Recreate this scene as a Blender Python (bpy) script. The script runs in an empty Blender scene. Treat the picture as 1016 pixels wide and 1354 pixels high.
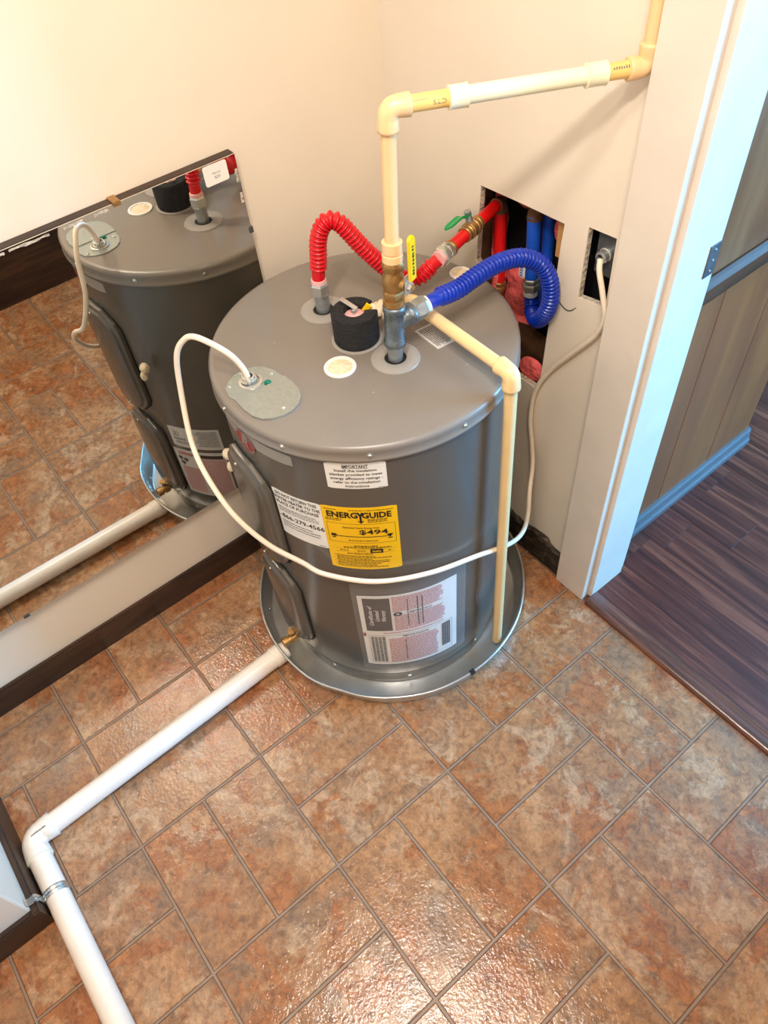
import bpy, bmesh, math, random
from mathutils import Vector, Matrix, noise
random.seed(7)
R = math.radians
scn = bpy.context.scene
COL = scn.collection

# ------------------------------------------------------------------ camera
F, TH, PH, RO = 985.069, -0.980062, 0.884030, -0.115612
cam_loc = Vector((0.75993, -0.08935, 1.65912))
fw = Vector((math.cos(PH)*math.sin(TH), math.cos(PH)*math.cos(TH), -math.sin(PH)))
rt = Vector((math.cos(TH), -math.sin(TH), 0)); up = rt.cross(fw)
r2 = math.cos(RO)*rt + math.sin(RO)*up; u2 = -math.sin(RO)*rt + math.cos(RO)*up
cd = bpy.data.cameras.new('camera'); cam = bpy.data.objects.new('camera', cd); COL.objects.link(cam)
M = Matrix((( r2.x, u2.x, -fw.x), (r2.y, u2.y, -fw.y), (r2.z, u2.z, -fw.z))).to_4x4()
M.translation = cam_loc; cam.matrix_world = M
cd.sensor_fit = 'VERTICAL'; cd.sensor_height = 36; cd.lens = F/1354*36; cd.clip_start = .02
scn.camera = cam
# ------------------------------------------------------------------ world, lamps, exposure
w = bpy.data.worlds.new('world'); scn.world = w; w.use_nodes = True
w.node_tree.nodes['Background'].inputs[0].default_value = (1.0, .90, .80, 1)
w.node_tree.nodes['Background'].inputs[1].default_value = .55
def area(name, loc, target, sx, sy, power, color, shape='RECTANGLE'):
    l = bpy.data.lights.new(name, 'AREA'); l.shape = shape; l.size = sx; l.size_y = sy; l.energy = power; l.color = color
    o = bpy.data.objects.new(name, l); COL.objects.link(o); o.location = loc
    o.rotation_euler = (Vector(target)-Vector(loc)).to_track_quat('-Z', 'Y').to_euler(); return o
for lx, ly, pw_ in ((.38, .10, 5.5), (.60, -.25, 12.5), (.80, .08, 7.5)):      # three-bulb ceiling fixture
    area('ceiling_lamp_light', (lx, ly, 2.36), (lx, ly, 0), .17, .17, pw_, (1.0, .90, .80), 'DISK')
area('hall_window_light', (1.9, 2.9, 1.35), (.15, .7, .8), 1.1, 1.3, 150, (.15, .52, 1.0))
scn.view_settings.view_transform = 'Standard'; scn.view_settings.look = 'None'
scn.view_settings.gamma = 1; scn.view_settings.use_curve_mapping = False
scn.view_settings.exposure = .55

# ------------------------------------------------------------------ materials
def lin(c):
    return tuple((x/255/12.92 if x/255 <= .04045 else ((x/255+.055)/1.055)**2.4) for x in c)+(1,)
def mat(name, rgb, rough=.5, metal=0., spec=.5, bump=0, bscale=40, var=0, vscale=8, coat=0, trans=0, alpha=1, aniso=0, bdet=4):
    m = bpy.data.materials.new(name); m.use_nodes = True; nt = m.node_tree; N = nt.nodes; L = nt.links
    b = N['Principled BSDF']; b.inputs['Roughness'].default_value = rough; b.inputs['Metallic'].default_value = metal
    b.inputs['Specular IOR Level'].default_value = spec; b.inputs['Coat Weight'].default_value = coat
    b.inputs['Transmission Weight'].default_value = trans; b.inputs['Alpha'].default_value = alpha
    c = lin(rgb); b.inputs['Base Color'].default_value = c
    tc = N.new('ShaderNodeTexCoord')
    n = N.new('ShaderNodeTexNoise'); n.inputs['Scale'].default_value = vscale; n.inputs['Detail'].default_value = 6
    L.new(tc.outputs['Object'], n.inputs['Vector'])
    r = N.new('ShaderNodeValToRGB'); r.color_ramp.elements[0].position = .3; r.color_ramp.elements[1].position = .7
    v = max(var, .04)
    r.color_ramp.elements[0].color = tuple(x*(1-v) for x in c[:3])+(1,); r.color_ramp.elements[1].color = tuple(min(1, x*(1+v)) for x in c[:3])+(1,)
    L.new(n.outputs['Fac'], r.inputs[0]); L.new(r.outputs[0], b.inputs['Base Color'])
    if bump:
        n2 = N.new('ShaderNodeTexNoise'); n2.inputs['Scale'].default_value = bscale; n2.inputs['Detail'].default_value = bdet
        L.new(tc.outputs['Object'], n2.inputs['Vector'])
        bp = N.new('ShaderNodeBump'); bp.inputs['Strength'].default_value = bump; bp.inputs['Distance'].default_value = .01
        L.new(n2.outputs['Fac'], bp.inputs['Height']); L.new(bp.outputs[0], b.inputs['Normal'])
    return m
MT = {}
MT['wall'] = mat('cream_wall_paint', (236,222,202), .42, bump=.10, bscale=9, var=.02, vscale=3)
MT['trim'] = mat('painted_trim', (228,215,200), .35, bump=.12, bscale=14, var=.03, vscale=10)
MT['ceiling'] = mat('ceiling_paint', (235,228,215), .9)
MT['darkwood'] = None
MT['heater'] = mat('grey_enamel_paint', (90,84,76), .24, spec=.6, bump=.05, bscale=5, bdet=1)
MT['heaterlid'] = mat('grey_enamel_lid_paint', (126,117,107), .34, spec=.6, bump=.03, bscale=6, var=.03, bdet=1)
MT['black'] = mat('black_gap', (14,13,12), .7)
MT['galv'] = mat('galvanised_plate', (172,178,172), .36, .75, var=.08, vscale=120)
MT['alu'] = mat('aluminium_sheet', (200,197,190), .28, .75, bump=.4, bscale=7, var=.08, vscale=20, bdet=2)
MT['steel'] = mat('galvanised_steel', (160,166,168), .36, .75, var=.15, vscale=90, bump=.08, bscale=150)
MT['chrome'] = mat('bright_steel', (205,204,198), .26, .8, var=.08)
MT['iron'] = mat('grey_cast_iron', (120,130,136), .38, .8, var=.2, vscale=70, bump=.2, bscale=160)
MT['brass'] = mat('brass', (172,132,80), .42, .75, var=.25, vscale=60, bump=.08, bscale=120)
MT['pvc'] = mat('white_pvc', (240,228,214), .3, var=.05, vscale=14, bump=.02, bscale=60)
MT['cpvc'] = mat('cream_cpvc', (236,205,150), .32, var=.04, vscale=20)
MT['cpvcy'] = mat('yellow_cream_cpvc', (240,200,120), .32, var=.05, vscale=20)
MT['cpvcw'] = mat('pale_cream_pvc', (244,235,200), .3, var=.03)
MT['cpvcp'] = mat('peach_cpvc_fitting', (240,198,146), .3, var=.03)
MT['red'] = mat('red_hose_cover', (205,14,26), .3, var=.08, vscale=30)
MT['redmat'] = mat('red_pex_pipe', (222,18,20), .4, var=.05)
MT['blue'] = mat('blue_hose_cover', (10,50,168), .22, var=.08, vscale=30)
MT['bluemat'] = mat('blue_pex_pipe', (26,84,196), .4, var=.05)
MT['foam'] = mat('black_foam', (30,30,32), .85, bump=1.0, bscale=260, var=.5, vscale=220)
MT['ring'] = mat('grey_plastic_collar', (152,146,138), .4, var=.04)
MT['pink'] = mat('pink_plastic', (222,170,165), .5, var=.1, vscale=60)
MT['putty'] = mat('cream_sealant', (226,205,170), .6, bump=.6, bscale=90, var=.08, vscale=60)
MT['yellow'] = mat('yellow_lever', (242,196,14), .3)
MT['green'] = mat('green_lever', (20,150,80), .3)
MT['whiteplastic'] = mat('white_plastic', (228,224,216), .4)
MT['cable'] = mat('cream_cable_jacket', (238,220,196), .4, var=.05, vscale=30)
MT['paper'] = mat('white_label', (238,234,226), .45, var=.01)
MT['dimpaper'] = mat('grey_white_label', (205,200,192), .5, var=.02)
MT['egy'] = mat('yellow_label', (250,196,12), .4, var=.01)
MT['ink'] = mat('black_print', (20,18,18), .5)
MT['inkgrey'] = mat('grey_print', (120,116,110), .5)
MT['inkred'] = mat('red_print', (196,84,84), .5)
MT['inkpink'] = mat('pink_red_print', (196,96,92), .5)
MT['inkdark'] = mat('dark_brown_print', (62,48,44), .5)
MT['logored'] = mat('red_emblem', (150,22,30), .3)
MT['silverlabel'] = mat('silver_grey_strip', (158,154,146), .35, .2)
MT['clear'] = mat('clear_plastic_film', (235,235,235), .12, trans=.0, alpha=.07, spec=.8)
MT['insul'] = mat('pink_insulation', (216,92,88), .95, bump=1, bscale=60, var=.35, vscale=18)
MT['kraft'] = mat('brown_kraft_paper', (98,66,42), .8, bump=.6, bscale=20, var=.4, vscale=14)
MT['stud'] = mat('raw_timber', (190,140,84), .7, var=.2, vscale=30)
MT['gyp'] = mat('broken_plaster_edge', (200,188,170), .9, bump=1, bscale=120, var=.15, vscale=50)
MT['boxgrey'] = mat('grey_painted_steel_box', (88,90,92), .4, .4, var=.3, vscale=40, bump=.2, bscale=60)
MT['greytrim'] = mat('grey_blue_trim_paint', (92,94,98), .3, var=.05)
MT['teal'] = mat('green_screw_paint', (20,120,95), .35, .4)
MT['lens'] = None
def wood(name, c1, c2, c3, axis, stretch=(1,12,12), scale=3, rough=.4, bump=.15, rnd=True, spec=.5):
    m = bpy.data.materials.new(name); m.use_nodes = True; nt = m.node_tree; N = nt.nodes; L = nt.links
    b = N['Principled BSDF']; b.inputs['Roughness'].default_value = rough; b.inputs['Specular IOR Level'].default_value = spec
    tc = N.new('ShaderNodeTexCoord'); oi = N.new('ShaderNodeObjectInfo')
    cmb = N.new('ShaderNodeVectorMath'); cmb.operation = 'MULTIPLY_ADD'
    sc = N.new('ShaderNodeVectorMath'); sc.operation = 'SCALE'; sc.inputs[0].default_value = (37, 53, 71)
    L.new(oi.outputs['Random'], sc.inputs['Scale'])
    cmb.inputs[1].default_value = stretch; L.new(tc.outputs['Object'], cmb.inputs[0]); L.new(sc.outputs[0], cmb.inputs[2])
    n = N.new('ShaderNodeTexNoise'); n.inputs['Scale'].default_value = scale; n.inputs['Detail'].default_value = 8; n.inputs['Distortion'].default_value = .8; n.inputs['Roughness'].default_value = .62
    L.new(cmb.outputs[0], n.inputs['Vector'])
    r = N.new('ShaderNodeValToRGB'); e = r.color_ramp.elements; e[0].position = .32; e[0].color = lin(c1); e[1].position = .66; e[1].color = lin(c3)
    x = e.new(.5); x.color = lin(c2)
    L.new(n.outputs['Fac'], r.inputs[0]); L.new(r.outputs[0], b.inputs['Base Color'])
    bp = N.new('ShaderNodeBump'); bp.inputs['Strength'].default_value = bump; bp.inputs['Distance'].default_value = .004
    L.new(n.outputs['Fac'], bp.inputs['Height']); L.new(bp.outputs[0], b.inputs['Normal'])
    return m
MT['darkwood'] = wood('dark_walnut_stained_wood', (30,17,11), (52,32,20), (74,48,30), 1, (10,1.2,10), 3, .45)
MT['darkwoodx'] = wood('dark_walnut_stained_wood_across', (30,17,11), (52,32,20), (74,48,30), 1, (1.2,10,10), 3, .45)
MT['chipwood'] = wood('chipped_black_wood', (18,14,12), (40,32,26), (96,80,62), 1, (6,10,14), 5, .6, .8)
MT['plank'] = wood('dark_laminate', (52,20,16), (84,42,33), (122,72,54), 0, (.9,17,4), 2.4, .38, .12)
MT['stripwood'] = wood('reddish_brown_threshold', (62,34,26), (98,56,42), (128,78,58), 0, (1.5,30,30), 2.5, .22, .1, spec=.7)
MT['panelwood'] = wood('honey_oak_panelling', (124,60,20), (141,73,27), (156,86,34), 2, (5,5,.7), 1.6, .4, .02)
MT['panelrail'] = wood('weathered_oak_rail', (116,66,34), (134,80,44), (148,96,56), 1, (6,6,.8), 2.0, .35, .04)

MT['railwood'] = wood('brown_moulding_wood', (66,36,16), (84,48,22), (104,62,32), 1, (10,1.2,10), 2.5, .4, .05, spec=.3)

def tile_mat():
    m = bpy.data.materials.new('slate_look_tile'); m.use_nodes = True; nt = m.node_tree; N = nt.nodes; L = nt.links
    b = N['Principled BSDF']; b.inputs['Specular IOR Level'].default_value = .62
    tc = N.new('ShaderNodeTexCoord'); oi = N.new('ShaderNodeObjectInfo')
    sc = N.new('ShaderNodeVectorMath'); sc.operation = 'SCALE'; sc.inputs[0].default_value = (37, 53, 71); L.new(oi.outputs['Random'], sc.inputs['Scale'])
    ad = N.new('ShaderNodeVectorMath'); ad.operation = 'ADD'; L.new(tc.outputs['Object'], ad.inputs[0]); L.new(sc.outputs[0], ad.inputs[1])
    def nz(s, d, dist=0, ro=.6, src=ad):
        n = N.new('ShaderNodeTexNoise'); n.inputs['Scale'].default_value = s; n.inputs['Detail'].default_value = d
        n.inputs['Distortion'].default_value = dist; n.inputs['Roughness'].default_value = ro; L.new(src.outputs[0], n.inputs['Vector']); return n
    def ramp(stops, src, k='Fac'):
        r = N.new('ShaderNodeValToRGB'); e = r.color_ramp.elements
        e[0].position, e[0].color = stops[0][0], lin(stops[0][1]); e[1].position, e[1].color = stops[-1][0], lin(stops[-1][1])
        for p, c in stops[1:-1]:
            x = e.new(p); x.color = lin(c)
        L.new(src.outputs[k], r.inputs[0]); return r
    def mix(f, a, bb, t='MIX'):
        x = N.new('ShaderNodeMix'); x.data_type = 'RGBA'; x.blend_type = t
        if isinstance(f, float): x.inputs[0].default_value = f
        else: L.new(f, x.inputs[0])
        L.new(a, x.inputs[6]); L.new(bb, x.inputs[7]); return x
    base = ramp([(.30, (138,112,92)), (.42, (158,120,88)), (.50, (174,124,82)), (.60, (192,142,98)), (.72, (182,150,118))], nz(7, 12, .25, .72))
    pn = nz(6.5, 12, .35, .70)
    msk = N.new('ShaderNodeValToRGB'); msk.color_ramp.elements[0].position = .515; msk.color_ramp.elements[1].position = .55
    L.new(pn.outputs['Fac'], msk.inputs[0])
    rust = ramp([(.35, (156,96,54)), (.65, (184,118,68))], nz(22, 6))
    c1 = mix(msk.outputs[0], base.outputs[0], rust.outputs[0])
    sep = N.new('ShaderNodeVectorMath'); sep.operation = 'ADD'; sep.inputs[1].default_value = (9.1, 3.3, 5.7); L.new(ad.outputs[0], sep.inputs[0])
    pn2 = nz(8.5, 12, .5, .74, sep)
    msk2 = N.new('ShaderNodeValToRGB'); msk2.color_ramp.elements[0].position = .535; msk2.color_ramp.elements[1].position = .585
    L.new(pn2.outputs['Fac'], msk2.inputs[0])
    pale = ramp([(.3, (188,152,118)), (.7, (216,184,148))], nz(30, 6))
    mulf = N.new('ShaderNodeMath'); mulf.operation = 'MULTIPLY'; mulf.inputs[1].default_value = .6; L.new(msk2.outputs[0], mulf.inputs[0])
    c2 = mix(mulf.outputs[0], c1.outputs[2], pale.outputs[0])
    fine = ramp([(.38, (150,134,120)), (.5, (214,206,198)), (.62, (250,244,236))], nz(62, 10, .5, .75))
    c3 = mix(.75, c2.outputs[2], fine.outputs[0], 'MULTIPLY')
    br = N.new('ShaderNodeBrightContrast'); br.inputs['Bright'].default_value = .012; L.new(c3.outputs[2], br.inputs[0])
    L.new(br.outputs[0], b.inputs['Base Color'])
    bh = N.new('ShaderNodeMath'); bh.operation = 'ADD'
    n3 = nz(150, 2, .3, .5); n4 = nz(28, 8, 1.0, .65)
    m4 = N.new('ShaderNodeMath'); m4.operation = 'MULTIPLY'; m4.inputs[1].default_value = 1.3; L.new(n4.outputs['Fac'], m4.inputs[0])
    L.new(n3.outputs['Fac'], bh.inputs[0]); L.new(m4.outputs[0], bh.inputs[1])
    bp = N.new('ShaderNodeBump'); bp.inputs['Strength'].default_value = .20; bp.inputs['Distance'].default_value = .004
    L.new(bh.outputs[0], bp.inputs['Height']); L.new(bp.outputs[0], b.inputs['Normal'])
    rr = N.new('ShaderNodeMapRange'); rr.inputs[3].default_value = .07; rr.inputs[4].default_value = .16; L.new(n4.outputs['Fac'], rr.inputs[0]); L.new(rr.outputs[0], b.inputs['Roughness'])
    return m
MT['tile'] = tile_mat()
MT['grout'] = mat('taupe_grout', (142,116,96), .45, var=.12, vscale=30)
MT['groutdark'] = mat('dark_grout_line', (92,68,52), .6)
m = bpy.data.materials.new('mirror_silver'); m.use_nodes = True
b = m.node_tree.nodes['Principled BSDF']; b.inputs['Metallic'].default_value = 1; b.inputs['Roughness'].default_value = .012
b.inputs['Base Color'].default_value = (.80,.78,.72,1); MT['mirror'] = m

# ------------------------------------------------------------------ mesh helpers
W = {}
def new_root(name, loc, label, cat, group=None, kind=None):
    o = bpy.data.objects.new(name, None); COL.objects.link(o); o.location = loc; o.empty_display_size = .05
    o['label'] = label; o['category'] = cat
    if group: o['group'] = group
    W[o.name] = Vector(loc); return o
def tag(o, label=None, cat=None, group=None, kind=None):
    if label: o['label'] = label
    if cat: o['category'] = cat
    if group: o['group'] = group
    if kind: o['kind'] = kind
    return o
def obj(name, bm, m, parent=None, smooth=False, angle=40, origin=None, label=None):
    me = bpy.data.meshes.new(name)
    org = W[parent.name] if parent else (Vector(origin) if origin else Vector((0,0,0)))
    if not parent and origin is None and len(bm.verts):
        xs = [v.co for v in bm.verts]; org = Vector((sum(v.x for v in xs)/len(xs), sum(v.y for v in xs)/len(xs), min(v.z for v in xs)))
    bmesh.ops.translate(bm, verts=bm.verts, vec=-org)
    bm.to_mesh(me); bm.free()
    for mm in (m if isinstance(m, (list, tuple)) else [m]): me.materials.append(MT[mm] if isinstance(mm, str) else mm)
    if smooth:
        for p in me.polygons: p.use_smooth = True
        if angle < 180:
            try: me.set_sharp_from_angle(angle=R(angle))
            except Exception: pass
    o = bpy.data.objects.new(name, me); COL.objects.link(o)
    if parent: o.parent = parent
    else: o.location = org
    W[o.name] = org
    if label: o['label'] = label
    return o
def struct(name, bm, m, parent=None, label=None, **k):
    o = obj(name, bm, m, parent, **k)
    if not parent: o['kind'] = 'structure'
    if label: o['label'] = label
    return o
def box(bm, a, b, bev=0, mi=0):
    r = bmesh.ops.create_cube(bm, size=1); vs = r['verts']
    a, b = Vector(a), Vector(b); c = (a+b)/2; s = b-a
    for v in vs: v.co = Vector((v.co.x*s.x+c.x, v.co.y*s.y+c.y, v.co.z*s.z+c.z))
    fs = set(f for v in vs for f in v.link_faces)
    if mi:
        for f in fs: f.material_index = mi
    if bev:
        es = list(set(e for v in vs for e in v.link_edges))
        bmesh.ops.bevel(bm, geom=es, offset=bev, segments=2, affect='EDGES', profile=.5)
    return bm
def frame_from(d, hint=None):
    d = d.normalized(); h = hint or (Vector((0,0,1)) if abs(d.z) < .9 else Vector((1,0,0)))
    x = h.cross(d).normalized(); return x, d.cross(x)
def sweep(bm, pts, rads, seg=20, cap=True, hint=None):
    pts = [Vector(p) for p in pts]; n = len(pts)
    if not isinstance(rads, (list, tuple)): rads = [rads]*n
    T = []
    for i in range(n):
        a = pts[max(0, i-1)]; b = pts[min(n-1, i+1)]
        t = (b-a); T.append(t.normalized() if t.length > 1e-9 else (T[-1] if T else Vector((0,0,1))))
    x, y = frame_from(T[0], hint); rings = []
    for i in range(n):
        if i:
            ax = T[i-1].cross(T[i])
            if ax.length > 1e-8:
                q = Matrix.Rotation(T[i-1].angle(T[i]), 3, ax.normalized()); x = q @ x; y = q @ y
        rings.append([bm.verts.new(pts[i]+(x*math.cos(2*math.pi*k/seg)+y*math.sin(2*math.pi*k/seg))*rads[i]) for k in range(seg)])
    for i in range(n-1):
        for k in range(seg):
            bm.faces.new((rings[i][k], rings[i][(k+1) % seg], rings[i+1][(k+1) % seg], rings[i+1][k]))
    if cap:
        bm.faces.new(rings[0][::-1]); bm.faces.new(rings[-1])
    return rings
def revolve(bm, prof, origin=(0,0,0), axis=(0,0,1), seg=32, close=False):
    """prof: (radius, height) pairs along the axis"""
    origin = Vector(origin); ax = Vector(axis).normalized(); x, y = frame_from(ax); rings = []
    for r, h in prof:
        if r < 1e-6: rings.append([bm.verts.new(origin+ax*h)])
        else: rings.append([bm.verts.new(origin+ax*h+(x*math.cos(2*math.pi*k/seg)+y*math.sin(2*math.pi*k/seg))*r) for k in range(seg)])
    pr = list(zip(rings, rings[1:]))
    if close: pr.append((rings[-1], rings[0]))
    for A, B in pr:
        for k in range(seg):
            k2 = (k+1) % seg
            if len(A) == 1 and len(B) == 1: continue
            if len(A) == 1: bm.faces.new((A[0], B[k2], B[k]))
            elif len(B) == 1: bm.faces.new((A[k], A[k2], B[0]))
            else: bm.faces.new((A[k], A[k2], B[k2], B[k]))
    return bm
def spline(pts, n=12):
    P = [Vector(p) for p in pts]; P = [P[0]*2-P[1]]+P+[P[-1]*2-P[-2]]; out = []
    for i in range(1, len(P)-2):
        a, b, c, d = P[i-1:i+3]
        for k in range(n):
            t = k/n; out.append(.5*((2*b)+(c-a)*t+(2*a-5*b+4*c-d)*t*t+(3*b-a-3*c+d)*t**3))
    out.append(P[-2]); return out
def resample(pts, ds):
    out = [pts[0]]; acc = 0
    for a, b in zip(pts, pts[1:]):
        L = (b-a).length
        if L < 1e-9: continue
        t = ds-acc
        while t <= L: out.append(a+(b-a)*(t/L)); t += ds
        acc = L-(t-ds)
    if (out[-1]-pts[-1]).length > ds*.3: out.append(pts[-1])
    return out
def cyl(bm, a, b, r, seg=24): sweep(bm, [a, b], r, seg)
def hexa(bm, a, b, r, rr=None):
    """hexagonal nut between a and b with chamfered ends"""
    a, b = Vector(a), Vector(b); d = (b-a); c = min(.12*r*2, d.length*.2)/d.length
    sweep(bm, [a, a+d*c, b-d*c, b], [r*.88, r, r, r*.88], 6)
def prism(bm, outline, z0, z1, bev=0):
    vb = [bm.verts.new((x, y, z0)) for x, y in outline]; vt = [bm.verts.new((x, y, z1)) for x, y in outline]
    n = len(outline); bm.faces.new(vb[::-1]); bm.faces.new(vt)
    for i in range(n): bm.faces.new((vb[i], vb[(i+1) % n], vt[(i+1) % n], vt[i]))
def xform(bm, mtx, verts=None): bmesh.ops.transform(bm, matrix=mtx, verts=verts or bm.verts)
def screw_head(p, n, r=.004, m='chrome', parent=None, name='screw', label=None):
    bm = bmesh.new(); n = Vector(n).normalized()
    revolve(bm, [(r*1.5, 0), (r*1.5, r*.25), (r*.95, r*.3), (r*.9, r*.8), (r*.6, r*1.0), (0, r*1.0)], p, n, 10)
    o = obj(name, bm, m, parent, smooth=True, angle=50)
    if label: o['label'] = label
    return o

# ------------------------------------------------------------------ flat print helpers (local u,v coordinates -> any surface)
_tx = {}
def text_polys(s, bold=0, shear=0):
    key = (s, bold, shear)
    if key in _tx: return _tx[key]
    cu = bpy.data.curves.new('t', 'FONT'); cu.body = s; cu.size = 1; cu.offset = bold; cu.resolution_u = 2; cu.shear = shear
    o = bpy.data.objects.new('t', cu); COL.objects.link(o)
    dg = bpy.context.evaluated_depsgraph_get(); dg.update()
    me = o.evaluated_get(dg).to_mesh()
    P = [[(me.vertices[i].co.x, me.vertices[i].co.y) for i in p.vertices] for p in me.polygons]
    o.evaluated_get(dg).to_mesh_clear(); bpy.data.objects.remove(o); bpy.data.curves.remove(cu)
    _tx[key] = P; return P
def put_text(out, s, u, v, h, width=None, align='C', bold=0, rot=0, shear=0):
    """u,v = anchor at baseline; h = cap height; width = fitted total width"""
    P = text_polys(s, bold, shear)
    xs = [p[0] for q in P for p in q]
    if not xs: return
    x0, x1 = min(xs), max(xs); sy = h/.70; sx = (width/(x1-x0)) if width else sy
    off = {'C': -(x0+x1)/2, 'L': -x0, 'R': -x1}[align]; c, sn = math.cos(R(rot)), math.sin(R(rot))
    for q in P:
        qq = []
        for a, b in q:
            a = (a+off)*sx; b = b*sy; qq.append((u+a*c-b*sn, v+a*sn+b*c))
        out.append(qq)
def put_rect(out, u0, v0, u1, v1, n=None):
    n = n or max(1, int(abs(u1-u0)/.012))
    for i in range(n):
        a = u0+(u1-u0)*i/n; b = u0+(u1-u0)*(i+1)/n; out.append([(a, v0), (b, v0), (b, v1), (a, v1)])
def put_lines(out, u0, u1, v0, v1, n, fill=.5, rnd=None, wmin=.002, wmax=.008, gap=.0012, rag=.15, vertical=False):
    """rows of small dashes standing for unreadable fine print"""
    rnd = rnd or random.Random(3)
    if vertical:
        tmp = []; put_lines(tmp, v0, v1, u0, u1, n, fill, rnd, wmin, wmax, gap, rag)
        out.extend([[(q[1], q[0]) for q in p][::-1] for p in tmp]); return
    for i in range(n):
        v = v0+(v1-v0)*(i+.5)/n; h = (v1-v0)/n*fill; u = u0; end = u1-(u1-u0)*rnd.random()*rag
        while u < end:
            wd = min(rnd.uniform(wmin, wmax), end-u); put_rect(out, u, v-h/2, u+wd, v+h/2, 1); u += wd+gap
def surf_mesh(polys, fn):
    bm = bmesh.new()
    for q in polys:
        vs = [bm.verts.new(fn(u, v)) for u, v in q]
        try: bm.faces.new(vs)
        except Exception: pass
    return bm

# ================================================================== SETTING
S = .305
LX, BY = -.515, .885        # wall faces
# floor: dark slab + grout bars + one object per tile
bm = bmesh.new(); box(bm, (-.52, -2.6, -.06), (1.25, .8840, -.0022)); floor = struct('floor', bm, 'groutdark')
tile_mesh = {}
def tile_obj(x0, y0, x1, y1):
    x0 = max(x0, -.515); y1 = min(y1, .8715); x1 = min(x1, 1.24)
    if x1-x0 < .012 or y1-y0 < .012: return
    g = .0034; w_, h_ = round(x1-x0-2*g, 4), round(y1-y0-2*g, 4); key = (w_, h_)
    if key not in tile_mesh:
        b = bmesh.new(); box(b, (-w_/2, -h_/2, -.004), (w_/2, h_/2, 0))
        es = [e for e in b.edges if all(v.co.z > -.001 for v in e.verts)]
        bmesh.ops.bevel(b, geom=es, offset=.0011, segments=1, affect='EDGES')
        me = bpy.data.meshes.new('tile'); b.to_mesh(me); b.free(); me.materials.append(MT['tile']); tile_mesh[key] = me
    o = bpy.data.objects.new('tile', tile_mesh[key]); COL.objects.link(o); o.parent = floor
    o.location = Vector(((x0+x1)/2, (y0+y1)/2, 0))-W[floor.name]
    bars.append((x0, y0, x1, y1))
bars = []
for i in range(-2, 5):
    for j in range(-5, 3):
        a, c = i*S, j*S
        if (i+j) % 2 == 0:
            tile_obj(a, c, a+S/2, c+S); tile_obj(a+S/2, c, a+S, c+S)
        else:
            tile_obj(a, c, a+S, c+S/2); tile_obj(a, c+S/2, a+S, c+S)
bm = bmesh.new(); hw = .0024
def bar(x0, y0, x1, y1, z):
    x0, x1 = max(x0, -.515), min(x1, 1.24); y1 = min(y1, .8715)
    if x1 > x0 and y1 > y0: box(bm, (x0, y0, -.003), (x1, y1, z))
for i in range(-2, 6): bar(i*S-hw, -5*S, i*S+hw, 3*S, -.0007)
for j in range(-5, 4): bar(-2*S, j*S-hw, 5*S, j*S+hw, -.00075)
for i in range(-2, 5):
    for j in range(-5, 3):
        if (i+j) % 2 == 0: bar(i*S+S/2-hw, j*S+hw, i*S+S/2+hw, j*S+S-hw, -.0008)
        else: bar(i*S+hw, j*S+S/2-hw, i*S+S-hw, j*S+S/2+hw, -.0008)
go = obj('grout_line', bm, 'grout', floor); go['kind'] = 'stuff'

# hall floor (laminate planks)
bm = bmesh.new(); box(bm, (-1.6, .885, -.06), (3.0, 4.0, -.002)); hall = struct('floor', bm, 'groutdark', label='dark laminate floor of the next room beyond the doorway')
pw = .122; rnd = random.Random(5); pmesh = {}
for k in range(16):
    y0 = .90+k*pw; x = -1.2+rnd.random()*.8-.4
    while x < 2.2:
        Ln = 1.2; b = None
        key = 'p'
        if key not in pmesh:
            b = bmesh.new(); box(b, (-Ln/2+.0003, -pw/2+.0003, -.006), (Ln/2-.0003, pw/2-.0003, 0), .0005)
            me = bpy.data.meshes.new('plank'); b.to_mesh(me); b.free(); me.materials.append(MT['plank']); pmesh[key] = me
        o = bpy.data.objects.new('plank', pmesh[key]); COL.objects.link(o); o.parent = hall
        o.location = Vector((x+Ln/2, y0+pw/2, .006))-W[hall.name]; x += Ln
# threshold strip
bm = bmesh.new()
prof = [(.858, 0), (.859, .008), (.864, .0125), (.875, .0135), (.895, .0115), (.905, .0075), (.906, 0)]
va = [bm.verts.new((.2125, y, z)) for y, z in prof]; vb = [bm.verts.new((1.0, y, z)) for y, z in prof]
for i in range(len(prof)-1): bm.faces.new((va[i], vb[i], vb[i+1], va[i+1]))
bm.faces.new(va); bm.faces.new(vb[::-1]); bmesh.ops.recalc_face_normals(bm, faces=bm.faces)
struct('trim_1', bm, 'stripwood', smooth=True, angle=50, label='reddish brown threshold strip between the tile and the laminate floor')

# left wall, ceiling, others
bm = bmesh.new(); box(bm, (LX-.1, -.62, 0), (LX, 1.0, 2.4)); struct('wall_left', bm, 'wall')
bm = bmesh.new(); box(bm, (-.62, -2.6, 2.4), (3.1, 4.0, 2.5)); struct('ceiling', bm, 'ceiling')
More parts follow.
